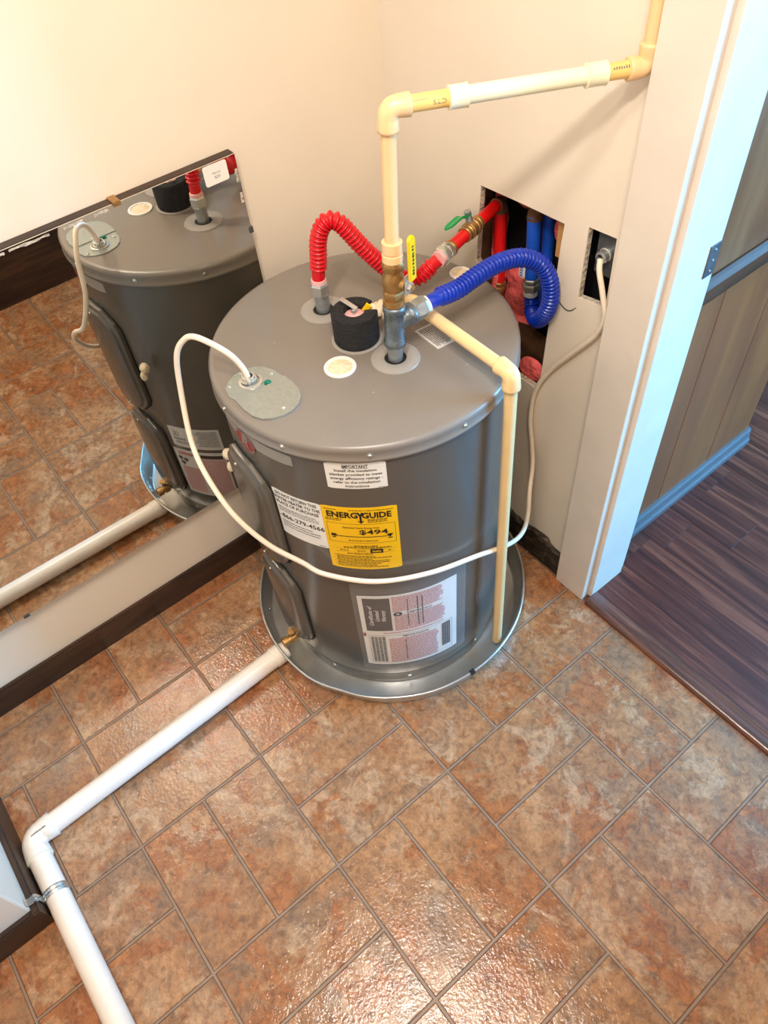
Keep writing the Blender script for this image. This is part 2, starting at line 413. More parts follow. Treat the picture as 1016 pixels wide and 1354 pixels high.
# back wall with two holes: polygon with cut-outs, thickness .013 board + cavity
H1 = [(-.235, .545), (-.228, .76), (-.240, .775), (-.233, .937), (-.13, .9405), (-.021, .942), (-.024, .90), (-.027, .80), (-.031, .70), (-.034, .61), (-.0385, .535), (-.056, .546)]
H2 = [(.031, .816), (.0315, .957), (.091, .960), (.093, .825)]
def wall_with_holes(y0, y1, outer, holes):
    b = bmesh.new(); loops = []
    for poly in [outer]+holes:
        vs = [b.verts.new((x, y0, z)) for x, z in poly]
        es = [b.edges.new((vs[i], vs[(i+1) % len(vs)])) for i in range(len(vs))]; loops += es
    r = bmesh.ops.triangle_fill(b, edges=loops, use_beauty=True)
    fs = [g for g in r['geom'] if isinstance(g, bmesh.types.BMFace)]
    ex = bmesh.ops.extrude_face_region(b, geom=fs)
    bmesh.ops.translate(b, verts=[g for g in ex['geom'] if isinstance(g, bmesh.types.BMVert)], vec=(0, y1-y0, 0))
    bmesh.ops.recalc_face_normals(b, faces=b.faces); return b
bm = wall_with_holes(BY, BY+.013, [(LX, 0), (.185, 0), (.185, 2.4), (LX, 2.4)], [H1, H2])
wb = struct('wall_back', bm, 'wall')
bm = bmesh.new()      # ragged plaster lips round the cut-outs
rn = random.Random(2)
for poly in (H1, H2):
    for i in range(len(poly)):
        a = Vector((poly[i][0], 0, poly[i][1])); b_ = Vector((poly[(i+1) % len(poly)][0], 0, poly[(i+1) % len(poly)][1])); L_ = (b_-a).length; nn = max(1, int(L_/.012))
        cx_ = sum(p[0] for p in poly)/len(poly); cz_ = sum(p[1] for p in poly)/len(poly)
        for k in range(nn):
            p = a.lerp(b_, (k+.5)/nn); q = a.lerp(b_, k/nn); q2 = a.lerp(b_, (k+1)/nn); inn = (Vector((cx_, 0, cz_))-p).normalized()
            dd = rn.uniform(.0006, .0028); mid = p+inn*dd
            vs = [bm.verts.new((t.x, BY+.002, t.z)) for t in (q, q2)]+[bm.verts.new((mid.x, BY+.004, mid.z))]
            ws = [bm.verts.new((t.x, BY+.012, t.z)) for t in (q, q2)]+[bm.verts.new((mid.x, BY+.011, mid.z))]
            bm.faces.new(vs); bm.faces.new(ws[::-1])
            for u_ in range(3): bm.faces.new((vs[u_], ws[u_], ws[(u_+1) % 3], vs[(u_+1) % 3]))
bmesh.ops.recalc_face_normals(bm, faces=bm.faces)
o = obj('torn_edge', bm, 'gyp', wb); o['kind'] = 'stuff'
bm = bmesh.new()      # back of the wall cavity and the far board
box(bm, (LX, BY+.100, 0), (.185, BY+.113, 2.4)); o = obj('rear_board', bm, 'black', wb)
for x0, x1 in ((-.30, -.262), (.105, .1375)):
    bm = bmesh.new(); box(bm, (x0, BY+.0135, 0), (x1, BY+.0995, 2.4)); obj('stud', bm, 'kraft', wb)
bm = bmesh.new(); box(bm, (-.046, BY+.0135, .862), (-.0205, BY+.034, .99), .001); obj('timber_block', bm, 'stud', wb)
bm = bmesh.new(); box(bm, (.1385, BY+.0135, 0), (.185, BY+.0995, 2.4)); obj('stud', bm, 'stud', wb)
# right part of the back wall beyond the doorway, right wall with dark panelling, partition, hall walls
bm = bmesh.new(); box(bm, (1.0, BY, 0), (1.25, BY+.12, 2.4)); box(bm, (.185, BY, 2.08), (1.0, BY+.12, 2.4)); struct('wall_back', bm, 'wall', label='wall right of and above the doorway')
bm = bmesh.new(); box(bm, (1.22, -2.6, 0), (1.32, .885, 2.4)); wr = struct('wall_right', bm, 'wall')
bm = bmesh.new(); box(bm, (1.205, -1.2, 0), (1.2195, .86, .9), .002)
o = obj('wood_panel', bm, 'darkwood', wr)
bm = bmesh.new(); box(bm, (-1.6, -2.6, 0), (0.0, -.522, 2.4), .004); struct('wall_front', bm, 'wall', label='painted wall corner at the lower left')
def baseboard(name, a, b_, m, label=None, z=.085):
    bm = bmesh.new(); box(bm, a, b_); es = [e for e in bm.edges if all(v.co.z > z*.9 for v in e.verts)]
    bmesh.ops.bevel(bm, geom=es, offset=.003, segments=2, affect='EDGES'); return struct(name, bm, m, label=label)
baseboard('baseboard_left', (LX, -.508, 0), (-.502, .872, .083), 'darkwood')
baseboard('baseboard_front', (LX, -.522, 0), (.0135, -.508, .083), 'darkwoodx')
baseboard('baseboard_front', (0, -2.6, 0), (.0135, -.5225, .083), 'darkwood', 'dark baseboard on the side face of the wall corner')
# chipped baseboard behind the heater
bm = bmesh.new(); rn = random.Random(9); n = 90; rows = []
for i in range(n+1):
    x = LX+(.1115-LX)*i/n; zt = .096+.010*noise.noise(Vector((x*14, 0, 0)))+.004*noise.noise(Vector((x*70, 3, 0)))-(.012 if x > .06 else 0)
    rows.append([bm.verts.new((x, BY-.001, 0)), bm.verts.new((x, BY-.013+.001*rn.random(), 0)), bm.verts.new((x, BY-.014+.0035*rn.random(), zt*.55)), bm.verts.new((x, BY-.013+.003*rn.random(), zt-.006)), bm.verts.new((x, BY-.006, zt)), bm.verts.new((x, BY-.001, zt))])
for A, B in zip(rows, rows[1:]):
    for k in range(6): bm.faces.new((A[k], A[(k+1) % 6], B[(k+1) % 6], B[k]))
bm.faces.new(rows[0]); bm.faces.new(rows[-1][::-1]); bmesh.ops.recalc_face_normals(bm, faces=bm.faces)
struct('baseboard_back', bm, 'chipwood')
# hall walls
bm = bmesh.new(); box(bm, (.04, 1.0, 0), (.14, 1.615, 2.4)); wh = struct('wall_hall', bm, 'panelwood', label='oak panelled wall stub seen through the doorway')
ys = [1.0, 1.21, 1.42, 1.615]
for a, c in zip(ys, ys[1:]):
    bm = bmesh.new(); box(bm, (.1402, a+.0008, .07), (.146, c-.0008, .735), .0012); obj('panel', bm, 'panelwood', wh)
for a, c in ((1.0, 1.325), (1.37, 1.615)):
    bm = bmesh.new(); box(bm, (.1402, a, .80), (.146, c, 2.39), .0012); obj('panel', bm, 'panelrail', wh, label='greyer upper panel')
bm = bmesh.new(); box(bm, (.1402, 1.326, .80), (.158, 1.369, 2.39), .003); obj('batten', bm, 'panelrail', wh)
bm = bmesh.new()
pr = [(.1402, .735), (.150, .735), (.153, .745), (.160, .752), (.160, .760), (.166, .766), (.166, .776), (.158, .780), (.153, .792), (.150, .80), (.1402, .80)]
va = [bm.verts.new((x, 1.0, z)) for x, z in pr]; vb = [bm.verts.new((x, 1.615, z)) for x, z in pr]
for i in range(len(pr)): bm.faces.new((va[i], va[(i+1) % len(pr)], vb[(i+1) % len(pr)], vb[i]))
bm.faces.new(va[::-1]); bm.faces.new(vb); bmesh.ops.recalc_face_normals(bm, faces=bm.faces)
obj('chair_rail', bm, 'railwood', wh)
bm = bmesh.new()
pr = [(.1402, .006), (.160, .006), (.160, .022), (.155, .030), (.153, .055), (.150, .063), (.1402, .066)]
va = [bm.verts.new((x, 1.0, z)) for x, z in pr]; vb = [bm.verts.new((x, 1.628, z)) for x, z in pr]
for i in range(len(pr)): bm.faces.new((va[i], va[(i+1) % len(pr)], vb[(i+1) % len(pr)], vb[i]))
bm.faces.new(va[::-1]); bm.faces.new(vb); bmesh.ops.recalc_face_normals(bm, faces=bm.faces)
struct('baseboard_hall', bm, 'greytrim', label='blue grey baseboard under the oak panelling')
bm = bmesh.new(); box(bm, (-1.6, 3.9, 0), (3.0, 4.0, 2.4)); struct('wall_far', bm, 'wall')
bm = bmesh.new(); box(bm, (-1.7, .99, 0), (-1.6, 4.0, 2.4)); struct('wall_hall_left', bm, 'wall')
bm = bmesh.new(); box(bm, (3.0, .99, 0), (3.1, 4.0, 2.4)); box(bm, (1.0, BY+.125, 0), (3.0, 1.06, 2.4)); struct('wall_hall_right', bm, 'wall')

# doorway: casing, jamb
door = new_root('door_1', (.2, .9, 0), 'painted door frame with casing and jamb right of the water heater', 'door'); del door['category']; door['kind'] = 'structure'
bm = bmesh.new(); box(bm, (.112, .861, 0.0), (.200, BY-.0005, 2.16), .0015)
obj('casing', bm, 'trim', door)
bm = bmesh.new(); box(bm, (.186, BY, 0.001), (.211, 1.0, 2.08), .0015)
obj('jamb', bm, 'trim', door)
bm = bmesh.new(); box(bm, (.172, 1.0, 0.0), (.203, 1.018, 2.16), .0015); obj('rear_casing', bm, 'trim', door)
bm = bmesh.new(); box(bm, (.9895, BY, 0.001), (1.0145, 1.0, 2.08), .0015); obj('jamb', bm, 'trim', door)
bm = bmesh.new(); box(bm, (1.0, .861, 0.0), (1.088, BY-.0005, 2.16), .0015); obj('casing', bm, 'trim', door)
bm = bmesh.new(); box(bm, (.2115, BY, 2.055), (.989, 1.0, 2.08), .0015); obj('head_jamb', bm, 'trim', door)
bm = bmesh.new(); box(bm, (.2001, .861, 2.08), (.9999, BY-.0005, 2.16), .0015); obj('head_casing', bm, 'trim', door)
bm = bmesh.new(); box(bm, (.2108, .972, .898), (.2128, 1.0003, .958), .0004); sp = obj('hinge_plate', bm, 'boxgrey', door)
for z in (.908, .928, .948): screw_head((.2128, .986, z), (1, 0, 0), .0022, 'steel', sp)

# wall cavity contents
bm = bmesh.new(); rn = random.Random(11)
def blob(bm, c, s, seed, sub=3, amp=.35, fr=22):
    r = bmesh.ops.create_icosphere(bm, subdivisions=sub, radius=1)
    for v in r['verts']:
        d = v.co.copy(); k = 1+amp*noise.noise(Vector((seed, 0, 0))+Vector((d.x*s[0], d.y*s[1], d.z*s[2]))*fr)
        v.co = Vector((c[0]+d.x*s[0]*k, c[1]+d.y*s[1]*k, c[2]+d.z*s[2]*k))
for c, s in (((-.188, BY+.062, .925), (.020, .018, .018)), ((-.178, BY+.075, .905), (.030, .018, .026)), ((-.085, BY+.055, .925), (.028, .020, .022)), ((-.060, BY+.055, .890), (.022, .022, .036)), ((-.240, BY+.065, .80), (.014, .018, .13)),
             ((-.168, BY+.068, .66), (.045, .018, .060)), ((-.165, BY+.060, .61), (.06, .022, .05)), ((-.175, BY+.068, .715), (.035, .014, .04)), ((-.222, BY+.055, .70), (.010, .018, .09)), ((-.21, BY+.080, .62), (.03, .016, .07)), ((-.080, BY+.018, .570), (.034, .010, .030)), ((-.150, BY+.075, .895), (.012, .014, .020))):
    blob(bm, c, s, rn.random()*50)
tag(obj('insulation_batt', bm, 'insul', smooth=True, angle=180), 'pink fluffy insulation stuffed inside the wall cut-out', 'insulation', kind='stuff')
bm = bmesh.new()
rows = []
for i in range(13):
    for_j = []
    for j in range(9):
        x = -.135+.098*j/8; z = .46+.20*i/12; for_j.append(bm.verts.new((x, BY+.030+.010*noise.noise(Vector((x*30, z*22, 0))), z)))
    rows.append(for_j)
for A, B in zip(rows, rows[1:]):
    for k in range(8): bm.faces.new((A[k], A[k+1], B[k+1], B[k]))
r = bmesh.ops.solidify(bm, geom=bm.faces[:], thickness=.0015)
tag(obj('kraft_paper', bm, 'kraft', smooth=True), 'crumpled brown paper sheet low inside the wall cut-out', 'paper')

# ================================================================== MIRROR
mr = new_root('wall_mirror', (LX, .05, .275), 'large frameless mirror hung on the left wall with dark edges', 'mirror')
MY0, MY1, MZ0, MZ1, MXF = -.49, .516, .277, 1.047, -.490
bm = bmesh.new(); box(bm, (LX+.001, MY0, MZ0), (MXF-.004, MY1, MZ1), .001); obj('backing_board', bm, 'darkwood', mr)
bm = bmesh.new(); box(bm, (MXF-.0038, MY0+.001, MZ0+.001), (MXF, MY1-.001, MZ1-.001)); obj('glass', bm, 'mirror', mr)
for y, z, hor in ((.279, MZ1, 1), (-.243, MZ0, -1), (MY1, .898, 0)):
    bm = bmesh.new()
    if hor: box(bm, (LX+.001, y-.007, z-.0005 if hor > 0 else z-.0028), (MXF+.002, y+.007, z+.0025 if hor > 0 else z+.0002), .0006); box(bm, (MXF+.0003, y-.007, z-.006 if hor > 0 else z-.001), (MXF+.0022, y+.007, z+.001 if hor > 0 else z+.006), .0006)
    else: box(bm, (LX+.001, y-.0003, z-.006), (MXF+.002, y+.0025, z+.006), .0006); box(bm, (MXF+.0003, y-.006, z-.006), (MXF+.0022, y+.001, z+.006), .0006)
    obj('clip', bm, 'brass' if hor > 0 else 'boxgrey', mr)
bm = bmesh.new()     # worn silver patches along the top and right edge
rn = random.Random(4)
for y0, y1 in ((.085, .155), (.18, .215), (.055, .078), (.235, .262)):
    n = 10; a = [bm.verts.new((MXF+.0002, y0+(y1-y0)*i/n, MZ1-.003-.002*rn.random())) for i in range(n+1)]; c = [bm.verts.new((MXF+.0002, y0+(y1-y0)*i/n, MZ1-.0065-.003*rn.random())) for i in range(n+1)]
    for i in range(n): bm.faces.new((a[i], a[i+1], c[i+1], c[i]))
for z0, z1 in ((.995, 1.02), (.955, .975)):
    n = 8; a = [bm.verts.new((MXF+.0002, MY1-.002-.001*rn.random(), z0+(z1-z0)*i/n)) for i in range(n+1)]; c = [bm.verts.new((MXF+.0002, MY1-.007-.003*rn.random(), z0+(z1-z0)*i/n)) for i in range(n+1)]
    for i in range(n): bm.faces.new((a[i], a[i+1], c[i+1], c[i]))
obj('worn_silver_patch', bm, 'gyp', mr)['kind'] = 'stuff'
st = []; rr_ = .004
pts = []
for (cu_, cv, a0) in ((.491, 1.040, 0), (.450, 1.040, 90), (.450, 1.012, 180), (.491, 1.012, 270)):
    for k in range(5): a = R(a0+90*k/4); pts.append((cu_+rr_*math.cos(a), cv+rr_*math.sin(a)))
bm = bmesh.new(); prism(bm, pts, .0002, .0006); xform(bm, Matrix(((0,0,1,MXF),(1,0,0,0),(0,1,0,0),(0,0,0,1))))
so = obj('price_sticker', bm, 'paper', mr)
tx = []; put_text(tx, 'Mirror', .472, 1.026, .0042, .017); put_text(tx, '$20', .472, 1.018, .005, .011)
obj('lettering', surf_mesh(tx, lambda u, v: (MXF+.0009, u, v)), 'inkgrey', so)['kind'] = 'stuff'

# ================================================================== DRAIN PAN
CX, CY, HT = -.152, .520, .825
pan = new_root('drain_pan', (CX, CY, 0), 'round aluminium drain pan under the grey water heater', 'pan')
bm = bmesh.new(); PR = .340
prof = [(0, .003), (.28, .003), (.318, .003), (.324, .006), (.331, .03), (.337, .056)]
for k in range(9):
    a = R(200-k*40); prof.append((PR+.0035*math.cos(a), .060+.0035*math.sin(a)))
prof += [(.3375, .055), (.332, .03), (.325, .001), (0, .0005)]
revolve(bm, prof, (CX, CY, 0), seg=96)
for v in bm.verts:
    d = v.co-Vector((CX, CY, v.co.z)); an = math.degrees(math.atan2(d.y, d.x)); 
    if d.length > .29:
        k = .004*math.exp(-((an+72)/9)**2)-.003*math.exp(-((an+60)/6)**2)+.0012*noise.noise(Vector((math.cos(R(an))*4, math.sin(R(an))*4, v.co.z*20)))
        v.co += d.normalized()*k; v.co.z += .004*math.exp(-((an+74)/8)**2)*(1 if v.co.z > .04 else 0)
obj('tray', bm, 'alu', pan, smooth=True, angle=60)
bm = bmesh.new(); box(bm, (-.006, -.0055, -.004), (.006, .0055, .0045), .001); a = R(-5)
xform(bm, Matrix.Translation((CX+(PR)*math.cos(a), CY+PR*math.sin(a), .061)) @ Matrix.Rotation(a+R(90), 4, 'Z')); obj('rim_clip', bm, 'black', pan)
for an in (-118, -98, -70, -50, -28): screw_head((CX+.325*math.cos(R(an)), CY+.325*math.sin(R(an)), .022), (-math.cos(R(an)), -math.sin(R(an)), .2), .0022, 'chrome', pan, 'rivet')

# ================================================================== WATER HEATER
wh_ = new_root('water_heater', (CX, CY, .003), 'squat grey electric water heater with labels standing in an aluminium pan', 'water heater')
def polar(an, z, r): a = R(an); return Vector((CX+r*math.cos(a), CY+r*math.sin(a), z))
BR = .2750
bm = bmesh.new()
revolve(bm, [(.255, .052), (BR-.002, .052), (BR, .055), (BR, .79), (BR, .795), (.26, .797)], (CX, CY, 0), seg=128)
obj('body', bm, 'heater', wh_, smooth=True, angle=30)
bm = bmesh.new()
revolve(bm, [(.25, .0045), (.268, .0045), (.271, .007), (.271, .044), (.2685, .050), (.25, .0505)], (CX, CY, 0), seg=128)
obj('base_ring', bm, 'heater', wh_, smooth=True, angle=30)
bm = bmesh.new(); revolve(bm, [(.266, .0495), (.2725, .0498), (.2725, .0525), (.266, .053)], (CX, CY, 0), seg=96); obj('seam', bm, 'black', wh_, label='black gap between the shell and its base ring')
bm = bmesh.new()
revolve(bm, [(0, HT), (.15, HT), (.268, HT), (.2745, HT-.0008), (.2785, HT-.003), (.281, HT-.0075), (.2805, HT-.013), (.2800, HT-.024), (.2818, HT-.0265), (.2825, HT-.029), (.2810, HT-.0325), (.2775, HT-.0335), (.2765, HT-.032)], (CX, CY, 0), seg=160)
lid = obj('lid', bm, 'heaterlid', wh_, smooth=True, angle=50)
for an in (-96, -66, -36, -2, 30, 100, 170, -130, -160): screw_head(polar(an, HT-.0175, .2803), (math.cos(R(an)), math.sin(R(an)), 0), .0034, 'chrome', wh_)
for an in (-150, -110, -70, -30, 10): screw_head(polar(an, .030, .271), (math.cos(R(an)), math.sin(R(an)), 0), .003, 'chrome', wh_)
# access panels: raised octagonal covers following the shell
def access_panel(ac, z0, z1, hw_deg):
    outl = [(-1, .16), (-1, .84), (-.86, .91), (-.45, 1), (.45, 1), (.86, .91), (1, .84), (1, .16), (.86, .09), (.45, 0), (-.45, 0), (-.86, .09)]
    b = bmesh.new(); rings = []
    for sc_, dr in ((1.0, .0005), (1.0, .007), (.985, .0105), (.90, .0135), (.86, .0185), (.80, .0205)):
        ring = []
        n = len(outl)
        for i in range(n):
            (u, v), (u_, v_) = outl[i], outl[(i+1) % n]
            for k in range(8):
                t = k/8; uu = (u+(u_-u)*t)*sc_; vv = .5+((v+(v_-v)*t)-.5)*(1-(1-sc_)*.55); ring.append(b.verts.new(polar(ac+uu*hw_deg, z0+(z1-z0)*vv, BR+dr)))
        rings.append(ring)
    n = len(rings[0])
    for A, B in zip(rings, rings[1:]):
        for k in range(n): b.faces.new((A[k], A[(k+1) % n], B[(k+1) % n], B[k]))
    # front face as vertical strips following the curve
    last = rings[-1]; L_ = [v.co.copy() for v in last]
    c = b.verts.new(polar(ac, (z0+z1)/2, BR+.0205))
    mids = []
    half = []
    for v in last:
        p = v.co; an = math.degrees(math.atan2(p.y-CY, p.x-CX)); dz = p.z
        half.append(b.verts.new(polar(ac+(((an-ac+180) % 360)-180)*.5, (dz+(z0+z1)/2)/2, BR+.0205)))
    for k in range(n):
        b.faces.new((last[k], last[(k+1) % n], half[(k+1) % n], half[k])); b.faces.new((half[k], half[(k+1) % n], c))
    bmesh.ops.recalc_face_normals(b, faces=b.faces)
    o = obj('access_panel', b, 'heater', wh_, smooth=True, angle=28)
    # black line added in place of the shade in the gap round it
    b = bmesh.new(); loop = []
    for i in range(len(outl)):
        (u, v), (u_, v_) = outl[i], outl[(i+1) % len(outl)]
        for k in range(8): t = k/8; loop.append(polar(ac+(u+(u_-u)*t)*(hw_deg+.55), z0-.0025+(z1-z0+.005)*(v+(v_-v)*t), BR+.0012))
    for i in range(len(loop)):
        sweep(b, [loop[i], loop[(i+1) % len(loop)]], .0016, 5, False)
    obj('gap_shade', b, 'black', o, label='black line standing in for the shaded gap around the cover')
    for u, z in ((-.05, z1-.016), (0, z0+.016)): screw_head(polar(ac+u*hw_deg*0, z, BR+.0195), (math.cos(R(ac)), math.sin(R(ac)), 0), .003, 'chrome', o)
    return o
AC = -94.2
access_panel(AC, .400, .702, 15.2); access_panel(AC, .085, .370, 15.2)
# junction plate on the lid
po = [(-.202,.260),(-.214,.274),(-.2215,.290),(-.2225,.306),(-.2165,.327),(-.205,.340),(-.185,.349),(-.157,.352),(-.157,.258),(-.180,.2545)]
bm = bmesh.new(); prism(bm, po[::-1], HT+.0002, HT+.0022); jp = obj('junction_plate', bm, 'galv', wh_)
p2 = [(-.157,.256),(-.157,.353),(-.135,.354),(-.110,.352),(-.093,.344),(-.081,.330),(-.075,.313),(-.0755,.296),(-.082,.278),(-.092,.266),(-.108,.258),(-.134,.255)]
bm = bmesh.new(); prism(bm, p2[::-1], HT+.0002, HT+.0042); jc = obj('junction_cover', bm, 'galv', wh_)
for p in ((-.178,.340),(-.200,.268),(-.090,.306)): screw_head((p[0], p[1], HT+.0022 if p[0] < -.157 else HT+.0042), (0,0,1), .0028, 'chrome', jp)
screw_head((-.163, .322, HT+.0024), (0, 0, 1), .0045, 'teal', jp, 'ground_screw', 'green painted ground screw')
bm = bmesh.new()
revolve(bm, [(.021,0),(.021,.002),(.0165,.003),(.0165,.0015)], (-.186,.302,HT+.0022), seg=28)
revolve(bm, [(.0145,0),(.0145,.006),(.0115,.0065),(.0115,.012),(.0085,.0125),(.0085,.001)], (-.189,.301,HT+.0022), seg=28)
box(bm, (-.204,.292,HT+.0095), (-.172,.2995,HT+.014), .001)
obj('cable_clamp', bm, 'chrome', jp, smooth=True)
for x in (-.201, -.175): screw_head((x, .2955, HT+.014), (0,0,1), .0025, 'chrome', jp)
# white ports with foam
for (x, y, r, lab) in ((-.110,.438,.0285,'cream foam filled port near the front of the lid'), (-.170,.775,.021,'small cream foam port at the back of the lid')):
    bm = bmesh.new(); revolve(bm, [(r*.78,.0002),(r,.0002),(r,.002),(r*.97,.003),(r*.80,.003),(r*.76,.0012)], (x,y,HT), seg=40); pt = obj('port', bm, 'whiteplastic', wh_, smooth=True, label=lab)
    bm = bmesh.new(); revolve(bm, [(0,.0022),(r*.4,.0026),(r*.78,.0014),(r*.78,.0003)], (x,y,HT), seg=32); obj('foam_plug', bm, 'putty', pt, smooth=True)
for (x, y, lab) in ((-.265,.515,None), (-.062,.523,None)):
    bm = bmesh.new(); revolve(bm, [(.0195,.0004),(.0195,.0024),(.024,.0045),(.034,.0042),(.0425,.0022),(.0435,.0003)], (x,y,HT), seg=48); c_ = obj('pipe_collar', bm, 'ring', wh_, smooth=True)
    bm = bmesh.new(); revolve(bm, [(0,.0006),(.0194,.0006)], (x,y,HT), seg=32); obj('opening', bm, 'black', c_)
bm = bmesh.new(); revolve(bm, [(.02,.0003),(.046,.0003),(.046,.0018),(.044,.0024),(.02,.0024)], (-.152,.508,HT), seg=48); obj('valve_collar', bm, 'ring', wh_, smooth=True)
# small paint nicks on the lid
for x, y in ((-.248,.392),(-.02,.44),(.035,.60)):
    bm = bmesh.new(); revolve(bm, [(.002,0.0002),(.0016,.0008),(0,.001)], (x,y,HT), seg=10); obj('rivet', bm, 'ring', wh_)
# labels -----------------------------------------------------------------
def cylmap(a0, z0, r):       # u metres to the right as seen from outside, v up
    def f(u, v): a = R(a0)+u/BR; return (CX+r*math.cos(a), CY+r*math.sin(a), z0+v)
    return f
def sheet(name, a0, z0, w_, h_, m, r=BR+.0006, label=None, rad=.002, parent=None, warp=None):
    b = bmesh.new(); n = 14; f = cylmap(a0, z0, r); A = []; B = []
    for i in range(n+1):
        u = w_*i/n; c = .0018 if i in (0, n) else 0
        vb, vt = (warp(u) if warp else (0, h_))
        A.append(b.verts.new(f(u, vb+c))); B.append(b.verts.new(f(u, vt-c)))
    for i in range(n): b.faces.new((A[i], A[i+1], B[i+1], B[i]))
    bmesh.ops.recalc_face_normals(b, faces=b.faces)
    for f_ in b.faces:
        c = f_.calc_center_median()
        if f_.normal.dot(Vector((c.x-CX, c.y-CY, 0))) < 0: f_.normal_flip()
    bmesh.ops.solidify(b, geom=b.faces[:], thickness=.0003)
    o = obj(name, b, m, parent or wh_, smooth=True, angle=50)
    if label: o['label'] = label
    return o
def ink(polys, a0, z0, m, parent, name='lettering', r=BR+.0012):
    o = obj(name, surf_mesh(polys, cylmap(a0, z0, r)), m, parent); o['kind'] = 'stuff'; return o
deg = R(1)*BR
# IMPORTANT label
a0, w_, z0, h_ = -52.2, 21.2*deg, .7230, .0625
s_ = sheet('sticker', a0, z0, w_, h_, 'paper', label='white IMPORTANT insulation blanket label')
t = []; put_text(t, 'IMPORTANT', w_/2, h_-.0105, .0064, .043, bold=.02); put_rect(t, w_/2-.0215, h_-.0122, w_/2+.0215, h_-.0115)
for k, (s, ww) in enumerate((('Install the insulation', .070), ('blanket provided to meet', .087), ('energy efficiency ratings -', .088), ('refer to the installation', .078), ('instructions', .040))):
    put_text(t, s, w_/2, h_-.0105-.0095*(k+1), .0058, ww, bold=.012)
put_lines(t, w_-.016, w_-.004, .001, .0032, 1, .5)
ink(t, a0, z0, 'ink', s_)
# DO NOT RETURN label
a0, w_, z0, h_ = -78.6, 21.6*deg, .541, .130
s_ = sheet('sticker', a0, z0, w_, h_, 'paper', label='white label reading DO NOT RETURN THIS WATER HEATER')
t = []
for k, (s, ww) in enumerate((('DO NOT RETURN THIS', .088), ('WATER HEATER TO THE', .098), ('PLACE OF PURCHASE', .090))): put_text(t, s, w_/2, h_-.0125-.0125*k, .0082, ww, bold=.012)
put_lines(t, .008, w_-.008, h_-.060, h_-.044, 3, .28, rag=.1); put_text(t, '1-866-279-4566', w_/2, h_-.078, .0115, .102, bold=.012)
put_lines(t, .008, w_-.008, h_-.106, h_-.084, 3, .25, rag=.25); put_lines(t, w_-.018, w_-.004, .003, .006, 1, .5)
ink(t, a0, z0, 'ink', s_)
# energy label
a0, w_, z0, h_ = -56.9, 28.3*deg, .4880, .1850
s_ = sheet('sticker', a0, z0, w_, h_, 'egy', r=BR+.0009, label='yellow energy cost label reading $494')
t = []
put_lines(t, .006, .03, h_-.009, h_-.0055, 1, .4); put_lines(t, .05, w_-.006, h_-.009, h_-.0055, 1, .4, rag=0)
put_text(t, 'ENERG', .0375, h_-.028, .0150, .056, bold=.035); put_text(t, 'GUIDE', .099, h_-.028, .0150, .052, bold=.035)
t.append([(.0640,h_-.0125),(.0680,h_-.0125),(.0715,h_-.021),(.0690,h_-.0245)]); t.append([(.0765,h_-.0125),(.0725,h_-.0125),(.0688,h_-.022),(.0716,h_-.0245)])
put_rect(t, .0683, h_-.038, .0722, h_-.021, 1); t.append([(.0702,h_-.0430),(.0772,h_-.0350),(.0702,h_-.0378)]); t.append([(.0702,h_-.0430),(.0702,h_-.0378),(.0632,h_-.0350)])
put_lines(t, .006, .036, h_-.039, h_-.0305, 2, .4); put_lines(t, .082, .118, h_-.041, h_-.0305, 3, .4)
for y_ in (.0455, .1010): put_rect(t, .006, h_-y_-.0003, w_-.006, h_-y_+.0003)
put_rect(t, .006, h_-.101, .0066, h_-.0455, 1); put_rect(t, w_-.0066, h_-.101, w_-.006, h_-.0455, 1)
put_text(t, 'Estimated Yearly Energy Cost', w_/2, h_-.0585, .0048, .066, bold=.01)
put_text(t, '$494', .090, h_-.0745, .0125, .052, bold=.018)
put_rect(t, .012, h_-.0835, w_-.016, h_-.0818); put_rect(t, .011, h_-.0845, .021, h_-.0775, 1); put_rect(t, .012, h_-.0895, .019, h_-.0865, 1); put_rect(t, .115, h_-.0895, .123, h_-.0870, 1)
t.append([(.1125,h_-.0765),(.1250,h_-.0765),(.1188,h_-.0865)])
put_lines(t, .042, .098, h_-.096, h_-.0925, 1, .5); put_lines(t, .05, .095, h_-.113, h_-.1085, 1, .5, rag=.0); put_lines(t, .03, .122, h_-.118, h_-.1135, 1, .55)
for a_, b_ in ((.014, .044), (.047, .076), (.104, .125)): 
    for yy in (.1205, .1305): put_rect(t, a_, h_-yy-.0002, b_, h_-yy+.0002)
    put_lines(t, a_+.008, b_-.006, h_-.127, h_-.124, 1, .6, rag=0)
put_rect(t, .079, h_-.1325, .103, h_-.1195); put_lines(t, .035, .085, h_-.137, h_-.133, 1, .5)
for k in range(8):
    if k % 2 == 0: put_rect(t, .0085, h_-.1425-.0048*k-.0008, .0100, h_-.1425-.0048*k+.0008, 1)
    put_lines(t, .013, (w_-.012), h_-.1445-.0048*k, h_-.1407-.0048*k, 1, .45, random.Random(k), rag=.4)
ink(t, a0, z0, 'ink', s_, r=BR+.0015)
t = []; put_lines(t, .083, .099, h_-.1295, h_-.1230, 2, .6, rag=0); ink(t, a0, z0, 'egy', s_, r=BR+.0018)
